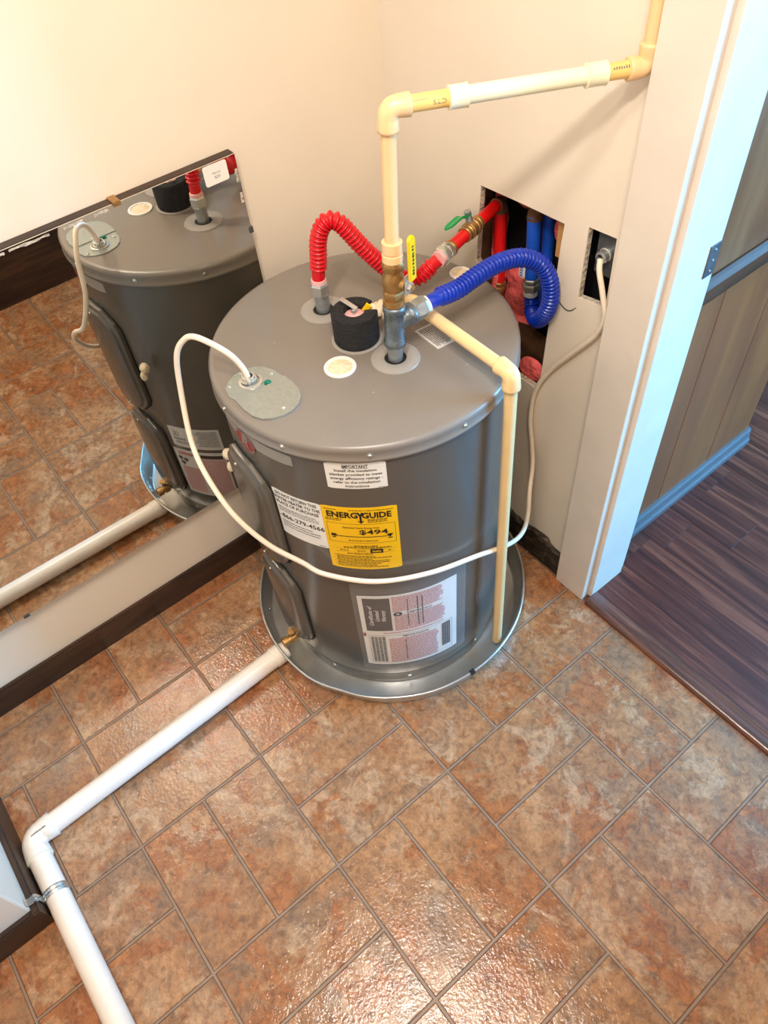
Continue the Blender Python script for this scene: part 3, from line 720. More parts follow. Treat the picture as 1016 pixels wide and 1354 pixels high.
# strip with round emblem under the lid
a0, w_, z0, h_ = -110, 45.5*deg, .7555, .0265
s_ = sheet('brand_strip', a0, z0, w_, h_, 'silverlabel', label='grey strip with a round red emblem')
ac_ = (-88.0+110)*deg
em = [[(ac_+.0285*math.cos(R(k*12)), -.001+.0235*math.sin(R(k*12))) for k in range(30)]]
bm = surf_mesh(em, cylmap(a0, z0, BR+.0012)); fs = bm.faces[:]
obj('emblem', bm, 'logored', s_)
t = []
for k in range(36):
    a, b_ = R(k*10), R(k*10+10.2); q = [(ac_+rx*math.cos(x), -.001+ry*math.sin(x)) for rx, ry, x in ((.0275,.0225,a),(.0275,.0225,b_),(.0258,.0208,b_),(.0258,.0208,a))]; t.append(q)
put_text(t, 'R', ac_-.001, -.011, .020, .020, bold=.01, shear=.3); put_rect(t, ac_-.022, -.016, ac_+.022, -.0145, 4)
ink(t, a0, z0, 'silverlabel', s_, r=BR+.0018)
# document pouch
a0, w_, z0, h_ = -51.5, 51.5*deg, .088, .350
pz = sheet('document_pouch', a0, z0, w_, h_, 'clear', r=BR+.0040, label='clear plastic pouch holding the warranty papers')
pa, pw_, pzz, ph = -49.3, 44.6*deg, .1035, .289
warp = None
pp = sheet('warranty_paper', pa, pzz, pw_, ph, 'paper', r=BR+.0015, parent=pz, warp=warp)
RP = BR+.0022
rn1 = random.Random(8)
t = []; put_rect(t, .010, .152, .066, .280); ink(t, pa, pzz, 'inkdark', pp, 'dark_block', RP)
t = []
for k, s in enumerate(('Certificate of', 'Limited', 'Warranty')):
    put_text(t, s, .0270+.0135*k, .215, .0088, .078 if k == 0 else .044, rot=90, shear=.35, bold=.012)
ink(t, pa, pzz, 'paper', pp, r=RP+.0005)
t = []
put_lines(t, .070, .182, .226, .283, 13, .5, rn1, .002, .009, .0012, .1)
put_lines(t, .072, .185, .150, .212, 13, .5, rn1, .002, .009, .0012, .1); put_lines(t, .055, .168, .010, .118, 23, .5, rn1, .002, .008, .0012, .06)
put_lines(t, .045, .190, .1400, .1445, 1, .6, rn1)
ink(t, pa, pzz, 'inkpink', pp, 'red_print', RP)
t = []; put_text(t, 'IMPORTANTE', .115, .1215, .0065, .058, bold=.01); put_text(t, 'IMPORTANT', .130, .2150, .006, .050, bold=.01)
put_lines(t, .098, .105, .165, .270, 1, .28, rn1, vertical=True); put_lines(t, .118, .138, .160, .278, 2, .26, rn1, vertical=True); put_lines(t, .088, .095, .02, .110, 1, .28, rn1, vertical=True)
for k in range(28): a, b_ = R(k*13), R(k*13+13); t.append([(.080+.0095*math.cos(a), .217+.0075*math.sin(a)), (.080+.0095*math.cos(b_), .217+.0075*math.sin(b_)), (.080+.004*math.cos(b_), .217+.003*math.sin(b_)), (.080+.004*math.cos(a), .217+.003*math.sin(a))])
put_rect(t, .176, .028, .196, .126)
for u_ in (.012, .2005): put_rect(t, u_, .012, u_+.0006, .134, 1)
put_rect(t, .012, .1325, .2005, .1331); put_rect(t, .012, .012, .2005, .0126)
ink(t, pa, pzz, 'ink', pp, 'black_print', RP+.0003)
t = []; put_lines(t, .015, .048, .016, .128, 4, .75, rn1, .003, .012, .001, 0, vertical=True); put_lines(t, .1775, .1945, .030, .124, 3, .6, rn1, .003, .014, .002, 0, vertical=True)
ink(t, pa, pzz, 'inkgrey', pp, 'grey_print', RP+.0006)
t = []; put_rect(t, .001, .128, .0065, .142, 1); ink(t, pa, pzz, 'logored', pp, 'red_mark', RP+.0003)
# labels on the wall side seen in the mirror
a0, w_, z0, h_ = -143.5, 29.5*deg, .300, .072
s_ = sheet('sticker', a0, z0, w_, h_, 'dimpaper', label='grey rating plate label facing the mirror')
t = []; put_lines(t, .008, .070, .010, .066, 9, .5, rag=.2); put_text(t, 'UL', .122, .040, .018, .018); put_lines(t, .098, .135, .026, .034, 1, .7); put_lines(t, .085, .135, .012, .022, 2, .5); put_rect(t, .0765, .004, .0772, .068, 1)
ink(t, a0, z0, 'inkgrey', s_)
a0, w_, z0, h_ = -142.8, 31*deg, .112, .176
s_ = sheet('sticker', a0, z0, w_, h_, 'dimpaper', label='large warning label with red text facing the mirror')
t = []; put_lines(t, .006, .080, .010, .150, 26, .5, random.Random(6), rag=.1); put_lines(t, .085, w_-.005, .010, .110, 18, .5, random.Random(7), rag=.1); ink(t, a0, z0, 'inkpink', s_)
t = []; put_text(t, 'WARNING', .105, .156, .011, .060, bold=.03); ink(t, a0, z0, 'inkred', s_)
t = []
for u_, v_ in ((.128, .138), (.112, .134), (.124, .120)): put_rect(t, u_, v_, u_+.013, v_+.009, 1); put_rect(t, u_+.003, v_-.005, u_+.008, v_, 1)
put_rect(t, .008, .153, .078, .166); ink(t, a0, z0, 'inkdark', s_)
# label on the lid
bm = bmesh.new(); c4 = [Vector(p+(0,)) for p in ((-.096,.595),(-.029,.592),(-.024,.643),(-.091,.646))]
prism(bm, [(p.x, p.y) for p in c4], HT+.0002, HT+.0006)
ll = obj('lid_label', bm, 'dimpaper', wh_, label='small white text label on the lid behind the tee')
t = []; put_lines(t, .004, .063, .004, .047, 12, .5, random.Random(12), .0015, .006, .0008, .1)
obj('lettering', surf_mesh(t, lambda u, v: tuple(c4[0]+(c4[1]-c4[0])*(u/.067)+(c4[3]-c4[0])*(v/.051)+Vector((0,0,HT+.0012)))), 'inkdark', ll)['kind'] = 'stuff'
# drain valve (brass, at the bottom of the lower cover)
da = -92; dv = Vector((math.cos(R(da)), math.sin(R(da)), 0)); p0 = polar(da, .075, BR-.004)
bm = bmesh.new(); revolve(bm, [(.030,-.002),(.030,.006),(.024,.009),(.014,.009)], p0, dv, 28); drv = obj('drain_valve', bm, 'putty', wh_, smooth=True, label='brass drain valve low on the front left')
bm = bmesh.new(); revolve(bm, [(.010,.006),(.010,.020),(.0135,.021),(.0135,.034),(.010,.035),(.010,.041),(.0125,.042),(.0125,.056),(.0095,.057),(.008,.057),(.008,.05)], p0, dv, 20); obj('valve_body', bm, 'brass', drv, smooth=True)
bm = bmesh.new(); q = p0+dv*.028; revolve(bm, [(.006,.008),(.006,.017),(.0035,.017),(.0035,.024),(.009,.024),(.0105,.027),(.009,.030),(0,.030)], q, (0,0,1), 16); obj('valve_stem', bm, 'brass', drv, smooth=True)
# lumpy putty plug at the left edge of the body with a cable tie
bm = bmesh.new(); blob(bm, (-.305, .262, .585), (.012, .011, .013), 3, 2, .3, 60); blob(bm, (-.296, .256, .560), (.009, .009, .014), 8, 2, .3, 60)
tag(obj('putty_knob', bm, 'putty', smooth=True, angle=180), 'small lumpy cream knob tied at the left side of the heater', 'knob')

# relief valve and foam ring
FX, FY = -.152, .508
bm = bmesh.new(); n = 40; ga, gb = R(92), R(92+318); rings = []
for i in range(n+1):
    a = ga+(gb-ga)*i/n; c, s = math.cos(a), math.sin(a)
    rings.append([bm.verts.new((FX+r*c, FY+r*s, HT+z)) for r, z in ((.018,.0028),(.0400,.0028),(.0412,.006),(.0412,.0580),(.0395,.0610),(.019,.0610),(.018,.059))])
for A, B in zip(rings, rings[1:]):
    for k in range(7): bm.faces.new((A[k], A[(k+1) % 7], B[(k+1) % 7], B[k]))
bm.faces.new(rings[0]); bm.faces.new(rings[-1][::-1]); bmesh.ops.recalc_face_normals(bm, faces=bm.faces)
tag(obj('foam_collar', bm, 'foam', smooth=True, angle=50), 'thick black foam ring wrapped around the relief valve on the lid', 'foam')
rv = new_root('relief_valve', (FX, FY, HT), 'brass pressure relief valve with steel test lever inside the black foam', 'valve')
bm = bmesh.new(); revolve(bm, [(.0125,.003),(.0125,.03),(.0155,.032),(.0155,.048),(.013,.050)], (FX,FY,HT), seg=24); obj('valve_body', bm, 'brass', rv, smooth=True)
bm = bmesh.new(); revolve(bm, [(.013,.0505),(.0175,.0505),(.0178,.0535),(.0165,.0545),(0,.0545)], (FX+.002,FY-.001,HT), seg=28); obj('cap', bm, 'pink', rv, smooth=True)
bm = bmesh.new(); revolve(bm, [(.0045,.0546),(.0045,.062),(.003,.064),(0,.064)], (FX,FY,HT), seg=14); obj('stem', bm, 'chrome', rv, smooth=True)
bm = bmesh.new(); box(bm, (-.030,-.0045,0), (.006,.0045,.0016), .0006); 
for x in (-.024, -.014): revolve(bm, [(.0018,.0017),(.0018,.0021),(0,.0021)], (x,0,0), seg=8)
xform(bm, Matrix.Translation((FX,FY+.001,HT+.0665)) @ Matrix.Rotation(R(15),4,'Z') @ Matrix.Rotation(R(14),4,'Y')); obj('test_lever', bm, 'chrome', rv)
bm = bmesh.new(); box(bm, (-.005,-.0015,0), (.005,.0015,.017), .0005); xform(bm, Matrix.Translation((FX+.007,FY+.017,HT+.055)) @ Matrix.Rotation(R(38),4,'Z') @ Matrix.Rotation(R(35),4,'Y')); obj('tag', bm, 'yellow', rv)
od = Vector((-.118,.606,.870))-Vector((FX,FY,.866)); 
p0 = Vector((FX,FY,.866)); 
bm = bmesh.new(); sweep(bm, [p0+od*.14, p0+od*.42], [.0115,.0115], 18); sweep(bm, [p0+od*.30, p0+od*.40], [.014,.014], 6); obj('outlet', bm, 'brass', rv, smooth=True)

# relief discharge pipe
rp = new_root('relief_discharge_pipe', (.15, .60, 0), 'cream plastic relief pipe crossing the lid and dropping into the pan', 'pipe')
E0 = Vector((-.118,.608,.872)); E1 = Vector((.142,.597,.872)); E2 = Vector((.1545,.602,.042))
bm = bmesh.new(); a = p0+od*.43; b_ = p0+od*.80; dd = (b_-a)
rr = [.0135,.0165,.0150,.0170,.0150,.0150]; sweep(bm, [a+dd*t for t in (0,.12,.3,.5,.7,1)], rr, 18); 
for k in range(4): blob(bm, tuple(a+dd*(-.15+.22*k)+Vector((.002,-.004,.010))), (.011,.011,.011), k*3.1, 3, .7, 90)
obj('adapter', bm, 'putty', rp, smooth=True, angle=60, label='adapter smeared with cream sealant')
def elbow(c, d1, d2, r, L, rad, bend=.45, seg=22, lipr=None):
    """socket elbow centred at c, arms along d1,d2"""
    c = Vector(c); d1 = Vector(d1).normalized(); d2 = Vector(d2).normalized(); pts = []; rad_ = []
    k = r*1.3
    pts.append(c+d1*L); rad_.append(rad*.93); pts.append(c+d1*(L-.001)); rad_.append(rad*1.04); pts.append(c+d1*(L-.004)); rad_.append(rad*1.04); pts.append(c+d1*(k+.002)); rad_.append(rad*.99)
    for i in range(7):
        t = i/6; pts.append((c+d1*k)*(1-t)**2+c*2*t*(1-t)*1.0+(c+d2*k)*t*t); rad_.append(rad*.97)
    pts.append(c+d2*(k+.002)); rad_.append(rad*.99); pts.append(c+d2*(L-.004)); rad_.append(rad*1.04); pts.append(c+d2*(L-.001)); rad_.append(rad*1.04); pts.append(c+d2*L); rad_.append(rad*.93)
    b = bmesh.new(); sweep(b, pts, rad_, seg); return b
ddir = (E1-E0).normalized(); drop = (E2-E1).normalized()
obj('elbow', elbow(E0, -od, ddir, .011, .028, .0152), 'cpvc', rp, smooth=True, angle=60)
bm = bmesh.new(); cyl(bm, E0+ddir*.018, E1-ddir*.018, .0112); obj('pipe', bm, 'cpvc', rp, smooth=True, angle=60)
obj('elbow', elbow(E1, -ddir, drop, .011, .030, .0152), 'cpvc', rp, smooth=True, angle=60)
bm = bmesh.new(); x_ = E2; revolve(bm, [(.0092,0),(.0112,0),(.0112,-(E2-E1).length+.018),(.0092,-(E2-E1).length+.018)], E2, drop, 24, close=True); obj('pipe', bm, 'cpvc', rp, smooth=True, angle=60)

# cold inlet: steel nipple, tee, nut
tee = new_root('pipe_tee', (-.062,.523,HT), 'grey galvanised pipe tee rising from the right collar of the lid', 'pipe fitting')
TX = Vector((-.062,.523,0)); lean = Vector((.001,.018,.41)).normalized()
def on(z): return TX+Vector((0,0,HT))+lean*((z-HT)/lean.z)
bm = bmesh.new(); cyl(bm, on(HT+.0008), on(.872), .0134); obj('nipple', bm, 'steel', tee, smooth=True, angle=60)
bd = Vector((.012,.070,.012)).normalized(); tc_ = on(.898)
bm = bmesh.new(); sweep(bm, [on(.856),on(.858),on(.864),on(.867),on(.900),on(.921),on(.923),on(.932),on(.934)], [.0165,.0195,.0195,.0172,.0172,.0168,.0190,.0190,.016], 24)
sweep(bm, [tc_-bd*.003, tc_+bd*.026, tc_+bd*.028, tc_+bd*.037, tc_+bd*.039], [.0168,.0165,.0190,.0190,.016], 24); obj('tee', bm, 'iron', tee, smooth=True, angle=60)
bm = bmesh.new(); hexa(bm, tc_+bd*.0385, tc_+bd*.064, .0185); sweep(bm, [tc_+bd*.036, tc_+bd*.041], [.0155,.0155], 16); obj('nut', bm, 'steel', tee)
bm = bmesh.new(); sweep(bm, [tc_+bd*.0635, tc_+bd*.067], [.0150,.0145], 20); obj('washer', bm, 'whiteplastic', tee, smooth=True)

# brass valve with yellow lever on top of the tee
bv = new_root('ball_valve', tuple(on(.934)), 'brass ball valve with an upright yellow lever above the grey tee', 'valve')
bm = bmesh.new(); sweep(bm, [on(z) for z in (.930,.9345,.9350,.9450,.9460)], [.014,.014,.0178,.0178,.0135], 20); hexa(bm, on(.948), on(.962), .0185)
sweep(bm, [on(z) for z in (.945,.964,.970,.985,.992,.998)], [.0135,.0150,.0178,.0178,.0150,.0145], 22); hexa(bm, on(.996), on(1.012), .0185); obj('valve_body', bm, 'brass', bv, smooth=True, angle=35)
sdir = Vector((.93,.30,0)).normalized(); sc_ = on(.976)
bm = bmesh.new(); sweep(bm, [sc_+sdir*t for t in (.012,.024,.0245,.030)], [.009,.008,.005,.005], 16); sweep(bm, [sc_+sdir*.029, sc_+sdir*.0385], .0045, 12); obj('stem', bm, 'brass', bv, smooth=True)
bm = bmesh.new(); hexa(bm, sc_+sdir*.0295, sc_+sdir*.036, .0075); box(bm, (-.0105,-.001,-.013), (.0105,.001,.022), .0006, 0)
vs = [v for v in bm.verts if abs(v.co.x) < .02 and abs(v.co.y) < .01 and abs(v.co.z) < .05]; xform(bm, Matrix.Translation(sc_+sdir*.029) @ Matrix.Rotation(math.atan2(sdir.y, sdir.x)-R(90), 4, 'Z'), vs); obj('lever_plate', bm, 'chrome', bv)
bm = bmesh.new(); b_ = bmesh.new()
ol = [(-.0080,.004),(.0080,.004)]+[(.0085*math.cos(R(a)), .070+.0085*math.sin(R(a))) for a in range(0,181,20)]
prism(bm, ol, -.0028, .0028); bmesh.ops.bevel(bm, geom=[e for e in bm.edges if abs(e.verts[0].co.z-e.verts[1].co.z) < 1e-6], offset=.001, segments=2, affect='EDGES')
LM = Matrix.Translation(sc_+sdir*.037+Vector((0,0,.010))) @ Matrix.Rotation(math.atan2(sdir.y, sdir.x)+R(90), 4, 'Z') @ Matrix.Rotation(R(90), 4, 'X')
xform(bm, LM); yl = obj('lever', bm, 'yellow', bv, label='yellow plastic coated lever')
t = []; rl = random.Random(1)
for k in range(9): put_rect(t, -.003+rl.random()*.001, .014+k*.0058, .003-rl.random()*.001, .0145+k*.0058+rl.uniform(.002,.0045), 1)
obj('lettering', surf_mesh(t, lambda u, v: tuple(LM @ Vector((u, v, .0031)))), 'ink', yl)['kind'] = 'stuff'

# riser pipe going up and over to the wall
rs = new_root('supply_riser_pipe', tuple(on(1.012)), 'cream plastic riser pipe elbowing over to the doorway wall', 'pipe')
T0 = Vector((-.061,.541,1.235)); T1 = Vector((.098,.872,1.228)); hd = (T1-T0).normalized(); vd = (T0-on(1.0)).normalized()
bm = bmesh.new(); sweep(bm, [on(z) for z in (1.0122,1.0125,1.013,1.024,1.0245,1.028,1.0285,1.044,1.0445)], [.0125,.0125,.0165,.0165,.0150,.0150,.0162,.0162,.0125], 24); obj('adapter', bm, 'cpvcp', rs, smooth=True, angle=50)
bm = bmesh.new(); cyl(bm, on(1.040), T0-vd*.020, .0112); obj('pipe', bm, 'cpvcp', rs, smooth=True, angle=60)
obj('elbow', elbow(T0, -vd, hd, .011, .031, .0150), 'cpvcp', rs, smooth=True, angle=60)
L_ = (T1-T0).length
def P(t): return T0+(T1-T0)*t
bm = bmesh.new(); cyl(bm, P(.05), P(.235), .0112); yp = obj('pipe', bm, 'cpvcy', rs, smooth=True, angle=60, label='yellow cream pipe length with black print')
t = []; put_text(t, '1/2 CTS', .058, -.003, .006, .034, rot=180); put_rect(t, .012, -.0008, .034, -.0002, 3)
def pmap(o_, d_, r_, top):
    d_ = d_.normalized(); side = top.cross(d_).normalized(); tp = d_.cross(side)
    def f(u, v): a = v/r_; return tuple(Vector(o_)+d_*u+(tp*math.cos(a)+side*math.sin(a))*r_)
    return f
viewtop = Vector((.6,-.45,.6))
obj('print', surf_mesh(t, pmap(P(.05), hd, .0114, viewtop)), 'inkgrey', yp)['kind'] = 'stuff'
def coupling(a, b_, m):
    bm = bmesh.new(); d_ = b_-a; sweep(bm, [a, a+d_*.04, a+d_*.12, a+d_*.88, a+d_*.96, b_], [.0120,.0158,.0150,.0150,.0158,.0120], 24); obj('coupling', bm, m, rs, smooth=True, angle=50)
coupling(P(.225), P(.30), 'cpvcw'); coupling(P(.752), P(.835), 'cpvcw')
bm = bmesh.new(); cyl(bm, P(.295), P(.76), .0118); obj('pipe', bm, 'cpvcw', rs, smooth=True, angle=60, label='paler middle pipe length')
bm = bmesh.new(); cyl(bm, P(.83), P(.965), .0112); yp = obj('pipe', bm, 'cpvcy', rs, smooth=True, angle=60, label='short yellow cream pipe length near the wall')
t = []; rl = random.Random(21)
for k in range(10): put_rect(t, .004+k*.0036, -.002, .0062+k*.0036, .0005+rl.random()*.002, 1)
obj('print', surf_mesh(t, pmap(P(.84), hd, .0114, viewtop)), 'inkgrey', yp)['kind'] = 'stuff'
obj('elbow', elbow(T1, -hd, (0,0,1), .011, .030, .0150), 'cpvcp', rs, smooth=True, angle=60)
bm = bmesh.new(); cyl(bm, T1+Vector((0,0,.018)), T1+Vector((0,0,1.168)), .0112); obj('pipe', bm, 'cpvcp', rs, smooth=True, angle=60)

# corrugated hoses
def hose(path, r, m, name, parent, plain0=.02, plain1=.02, pitch=.0082, amp=.0027):
    pts = resample(spline(path, 16), .0011); n = len(pts); L_ = (n-1)*.0011; rad = []
    for i in range(n):
        s = i*.0011
        if s < plain0 or s > L_-plain1: rad.append(r-amp*1.1)
        else: rad.append(r-amp*1.6+amp*2*(max(0, math.sin(2*math.pi*s/pitch)*.5+.5)**.75))
    b = bmesh.new(); sweep(b, pts, rad, 18); return obj(name, b, m, parent, smooth=True, angle=180)
RX = Vector((-.265,.515,0))
rh = new_root('red_supply_hose', (RX.x, RX.y, HT), 'red corrugated hose arching from the left collar behind the riser', 'hose')
bm = bmesh.new(); cyl(bm, RX+Vector((0,0,HT+.0008)), RX+Vector((0,0,.862)), .0134); obj('nipple', bm, 'steel', rh, smooth=True, angle=60)
bm = bmesh.new(); hexa(bm, RX+Vector((0,0,.8605)), RX+Vector((0,0,.886)), .0178); obj('nut', bm, 'chrome', rh)
bm = bmesh.new(); sweep(bm, [RX+Vector((0,0,z)) for z in (.8855,.892,.893)], [.0150,.0140,.012], 20); obj('washer', bm, 'pink', rh, smooth=True)
hose([(-.265,.515,.889),(-.264,.517,.910),(-.262,.520,.935),(-.260,.523,.964),(-.255,.530,.988),(-.248,.541,1.001),(-.240,.553,.998),(-.232,.566,.980),(-.222,.582,.951),(-.209,.602,.920),(-.195,.623,.891),(-.180,.645,.870),(-.165,.669,.870),(-.154,.687,.888),(-.147,.700,.900)], .0150, 'red', 'hose', rh, .022, .014)
q0 = Vector((-.147,.700,.900)); q1 = Vector((-.226,.935,.888)); qd = (q1-q0).normalized(); QL = (q1-q0).length
bm = bmesh.new(); sweep(bm, [q0-qd*.003, q0+qd*.005], [.0140,.0150], 20); obj('washer', bm, 'pink', rh, smooth=True)
bm = bmesh.new(); hexa(bm, q0+qd*.0045, q0+qd*.022, .0185); hexa(bm, q0+qd*.023, q0+qd*.038, .0170); sweep(bm, [q0+qd*.02, q0+qd*.025], .0145, 16); obj('union', bm, 'chrome', rh)
rpx = new_root('red_supply_pipe', tuple(q1), 'smooth red pipe with green lever valve entering the wall cut-out', 'pipe')
def ringp(a, b_, r_, m, parent, name='collar', lab=None):
    bm = bmesh.new(); sweep(bm, [q0+qd*a, q0+qd*(a+.001), q0+qd*(b_-.001), q0+qd*b_], [r_*.92, r_, r_, r_*.92], 22); return obj(name, bm, m, parent, smooth=True, angle=40)
ringp(.0382, .046, .0150, 'brass', rpx); ringp(.0462, .096, .0118, 'redmat', rpx, 'pipe'); ringp(.0962, .106, .0148, 'brass', rpx)
gv = new_root('green_lever_valve', tuple(q0+qd*.12), 'brass valve with green lever on the red pipe', 'valve')
bm = bmesh.new(); sweep(bm, [q0+qd*t_ for t_ in (.1062,.108,.112,.113,.118,.119,.128,.129,.134,.135,.140,.1418)], [.013,.0150,.0150,.0165,.0165,.0155,.0155,.0168,.0168,.0150,.0150,.013], 22); obj('valve_body', bm, 'brass', gv, smooth=True, angle=30)
gc = q0+qd*.124; gu = Vector((-.25,-.1,1)).normalized()
bm = bmesh.new(); sweep(bm, [gc+gu*.012, gc+gu*.026], [.008,.006], 14); hexa(bm, gc+gu*.029, gc+gu*.036, .0075); obj('stem', bm, 'steel', gv)
gp = [gc+gu*.0275+qd*.006, gc+gu*.0275-qd*.012, gc+gu*.034-qd*.024, gc+gu*.036-qd*.034, gc+gu*.036-qd*.080]
bm = bmesh.new(); sd = qd.cross(gu).normalized(); rows = []
gpp = spline(gp, 5); nn = len(gpp)
for i, p_ in enumerate(gpp):
    hw2 = .0045 if i < 6 else .0082
    if i >= nn-3: hw2 *= (1, .82, .35)[i-(nn-3)]
    rows.append([bm.verts.new(p_+sd*hw2*a_+gu*b2) for a_, b2 in ((-1,-.0015),(1,-.0015),(1,.0022),(.55,.0022),(.5,.0008),(-.5,.0008),(-.55,.0022),(-1,.0022))])
for A, B in zip(rows, rows[1:]):
    for k in range(8): bm.faces.new((A[k], A[(k+1) % 8], B[(k+1) % 8], B[k]))
bm.faces.new(rows[0]); bm.faces.new(rows[-1][::-1]); bmesh.ops.recalc_face_normals(bm, faces=bm.faces); obj('lever', bm, 'green', gv, label='green plastic coated lever')
ringp(.1422, .152, .0148, 'brass', rpx); ringp(.1522, QL-.012, .0118, 'redmat', rpx, 'pipe')
kd = Vector((-.215,.930,.868))
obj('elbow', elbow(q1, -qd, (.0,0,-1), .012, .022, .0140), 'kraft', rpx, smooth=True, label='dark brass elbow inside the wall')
bm = bmesh.new(); cyl(bm, (q1.x,q1.y,.874), (q1.x+.006,q1.y,.712), .0125); obj('pipe', bm, 'redmat', rpx, smooth=True, angle=60)
bm = bmesh.new(); hexa(bm, (q1.x+.006,q1.y,.7115), (q1.x+.006,q1.y,.700), .016); sweep(bm, [(q1.x+.006,q1.y,z) for z in (.700,.698,.690,.688,.66,.60)], [.012,.015,.015,.0105,.0105,.0105], 18); obj('fitting', bm, 'brass', rpx, smooth=True, angle=35)

# blue hose and pipe
bh = new_root('blue_supply_hose', tuple(tc_+bd*.067), 'blue corrugated hose looping from the grey tee to the wall cut-out', 'hose')
b0 = tc_+bd*.0655
bc = Vector((-.122,.922,0))
hose([tuple(b0), tuple(b0+bd*.022), (-.047,.655,.908), (-.049,.70,.911), (-.050,.755,.911), (-.043,.805,.902), (-.029,.838,.881), (-.017,.856,.845), (-.014,.862,.800), (-.027,.867,.760), (-.055,.882,.722), (-.082,.902,.704), (-.104,.9165,.704), (-.1145,.922,.722), (-.1165,.9225,.737)], .0160, 'blue', 'hose', bh, .020, .018)
bm = bmesh.new(); sweep(bm, [(-.1165,.9225,.732),(-.117,.9225,.742)], [.0150,.0155], 20); obj('washer', bm, 'whiteplastic', bh, smooth=True)
bm = bmesh.new(); hexa(bm, (-.117,.9225,.7415), (-.118,.9225,.760), .0185); hexa(bm, (-.118,.9225,.761), (-.119,.9225,.770), .0165); obj('union', bm, 'chrome', bh)
bp_ = new_root('blue_supply_pipe', (-.128,.923,.77), 'blue pipe dropping inside the wall cut-out with a pale valve lever', 'pipe')
bm = bmesh.new(); cyl(bm, (-.119,.923,.7705), (-.128,.926,.900), .0135); obj('pipe', bm, 'bluemat', bp_, smooth=True, angle=60)
bm = bmesh.new(); cyl(bm, (-.107,.955,.70), (-.115,.955,.900), .0125); obj('pipe', bm, 'bluemat', bp_, smooth=True, angle=60, label='second blue pipe behind')
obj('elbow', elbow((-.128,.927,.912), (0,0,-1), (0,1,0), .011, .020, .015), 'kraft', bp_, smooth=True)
bm = bmesh.new(); box(bm, (-.1310,.896,.780), (-.1150,.9005,.815), .003); lv = obj('lever', bm, 'whiteplastic', bp_, label='pale grey lever with blue print')
t = []
for k in range(5): put_rect(t, -.127, .785+k*.0055, -.119, .788+k*.0055, 1)
obj('print', surf_mesh(t, lambda u, v: (u, .8957, v)), 'bluemat', lv)['kind'] = 'stuff'

# electric box in the small cut-out
eb = new_root('junction_box', (.06,.90,.88), 'grey steel electrical box in the small wall cut-out', 'electrical box')
bm = bmesh.new(); box(bm, (.044,.8995,.872), (.0985,.945,.962), .002); obj('box_body', bm, 'boxgrey', eb)
bm = bmesh.new(); revolve(bm, [(.013,0),(.013,.004),(.011,.005),(.011,.016),(.008,.017),(.006,.017)], (.066,.8994,.914), (0,-1,0), 22); box(bm, (.054,.8845,.908), (.078,.890,.9125), .001); obj('cable_clamp', bm, 'chrome', eb, smooth=True)
for p in ((.050,.955),(.088,.955)): screw_head((p[0],.8995,p[1]), (0,-1,0), .002, 'steel', eb)
# cable
cp = [(-.189,.301,.833),(-.192,.297,.858),(-.205,.283,.890),(-.248,.256,.912),(-.270,.240,.902),(-.284,.224,.868),(-.286,.210,.795),(-.252,.186,.712),(-.195,.174,.672),(-.132,.178,.615),(-.080,.205,.552),(-.035,.243,.505),(.000,.268,.479),(.072,.332,.470),(.122,.425,.462),(.139,.541,.430),(.1335,.640,.375),(.100,.720,.315),(.060,.780,.290),(.018,.828,.300),(-.010,.862,.345),(-.030,.8735,.400),(-.042,.8745,.460),(-.038,.8745,.545),(-.003,.8745,.628),(.060,.8745,.722),(.090,.8745,.768),(.103,.8735,.815),(.090,.8740,.858),(.074,.876,.895),(.066,.884,.912)]
bm = bmesh.new(); sweep(bm, resample(spline(cp, 10), .006), .0052, 12)
tag(obj('power_cable', bm, 'cable', smooth=True, angle=180, origin=(-.189,.301,.833)), 'cream electrical cable looping around the front of the heater', 'cable')

# ================================================================== PVC drain line
dp = new_root('drain_pipe', (-.158,-.485,0), 'white plastic drain pipe on the tiles with an elbow at the corner', 'pipe')
PZ = .0275; C0 = Vector((-.172,.187,PZ+.004)); C1 = Vector((-.158,-.4815,PZ)); C2 = Vector((1.1,-.478,PZ))
d1 = (C0-C1).normalized(); d2 = (C2-C1).normalized()
bm = bmesh.new(); cyl(bm, C1+d1*.035, C0-d1*.022, .0240, 32); obj('pipe', bm, 'pvc', dp, smooth=True, angle=60)
bm = bmesh.new(); sweep(bm, [C0-d1*.030, C0-d1*.029, C0-d1*.002, C0+d1*.002], [.0245,.0265,.0265,.0240], 32); sweep(bm, [C0-d1*.004, C0+d1*.010], .021, 24); obj('coupling', bm, 'pvc', dp, smooth=True, angle=50)
obj('elbow', elbow(C1, d1, d2, .022, .052, .0268, seg=32), 'pvc', dp, smooth=True, angle=60)
bm = bmesh.new(); cyl(bm, C1+d2*.035, C2, .0240, 32); obj('pipe', bm, 'pvc', dp, smooth=True, angle=60)
t = []; rl = random.Random(31)
for k in range(9): put_rect(t, k*.0038, 0, k*.0038+.0028, .0022+rl.random()*.0012, 1)
obj('print', surf_mesh(t, pmap(C1+d1*.008, d1, .0284, Vector((.35,.0,1)))), 'inkdark', dp)['kind'] = 'stuff'
# glue beads at the sockets
for cc, dd in ((C1+d1*.052, d1), (C1+d2*.052, d2)):
    bm = bmesh.new(); sweep(bm, [cc-dd*.001, cc, cc+dd*.0015], [.0250,.0262,.0245], 32); obj('glue_bead', bm, 'cpvcw', dp, smooth=True)
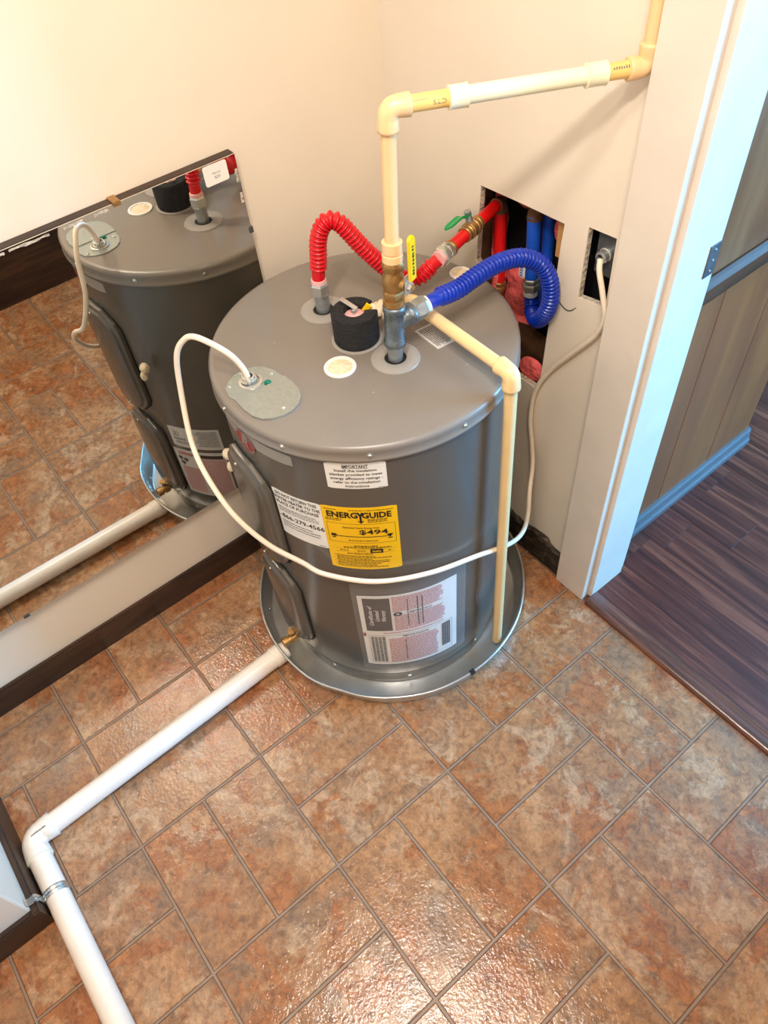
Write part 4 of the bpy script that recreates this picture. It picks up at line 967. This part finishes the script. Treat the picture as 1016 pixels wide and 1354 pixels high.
# strap
ps = new_root('pipe_strap', (-.018,-.487,0), 'galvanised strap holding the white drain pipe to the wall corner', 'strap')
bm = bmesh.new(); rows = []
for k in range(25):
    a = R(-60+k*10.2); y = C1.y+(.0258)*math.cos(a); z = PZ+.0258*math.sin(a)
    rows.append([bm.verts.new((-.030+ox, y+dy*math.cos(a), z+dy*math.sin(a))) for ox, dy in ((0,0),(.004,.0016),(.008,.0002),(.012,.0016),(.017,0),(.017,-.0014),(0,-.0014))])
for A, B in zip(rows, rows[1:]):
    for k in range(7): bm.faces.new((A[k], A[(k+1) % 7], B[(k+1) % 7], B[k]))
bm.faces.new(rows[0]); bm.faces.new(rows[-1][::-1]); bmesh.ops.recalc_face_normals(bm, faces=bm.faces); obj('band', bm, 'chrome', ps, smooth=True, angle=35)
bm = bmesh.new()      # bent arm from the band up to the screw at the corner
ap = [(-.0215,-.5055,.036), (-.0215,-.5062,.052), (-.0200,-.5070,.072), (-.0150,-.5080,.086), (-.0110,-.5130,.0905), (-.0095,-.5190,.0955), (-.0090,-.5205,.102)]
rows = [[bm.verts.new((x+o_, y+t_, z)) for o_, t_ in ((-.0075,0),(.0075,0),(.0075,.0016),(-.0075,.0016))] for x, y, z in ap]
for A, B in zip(rows, rows[1:]):
    for k in range(4): bm.faces.new((A[k], A[(k+1) % 4], B[(k+1) % 4], B[k]))
bm.faces.new(rows[0]); bm.faces.new(rows[-1][::-1]); bmesh.ops.recalc_face_normals(bm, faces=bm.faces); obj('mounting_tab', bm, 'chrome', ps)
screw_head((-.0130,-.5062,.080), (0,1,.25), .0042, 'steel', ps)
# loose thin wire on the wall between the two cut-outs
wp = spline([(-.028,.889,.800),(-.020,.8825,.795),(-.004,.8835,.783),(.010,.8838,.778),(.022,.8836,.784),(.033,.8865,.797)], 6)
bm = bmesh.new(); sweep(bm, wp, .0008, 6)
tag(obj('thin_wire', bm, 'black', smooth=True), 'thin dark loose wire on the wall between the two cut-outs', 'wire')
bm = bmesh.new()
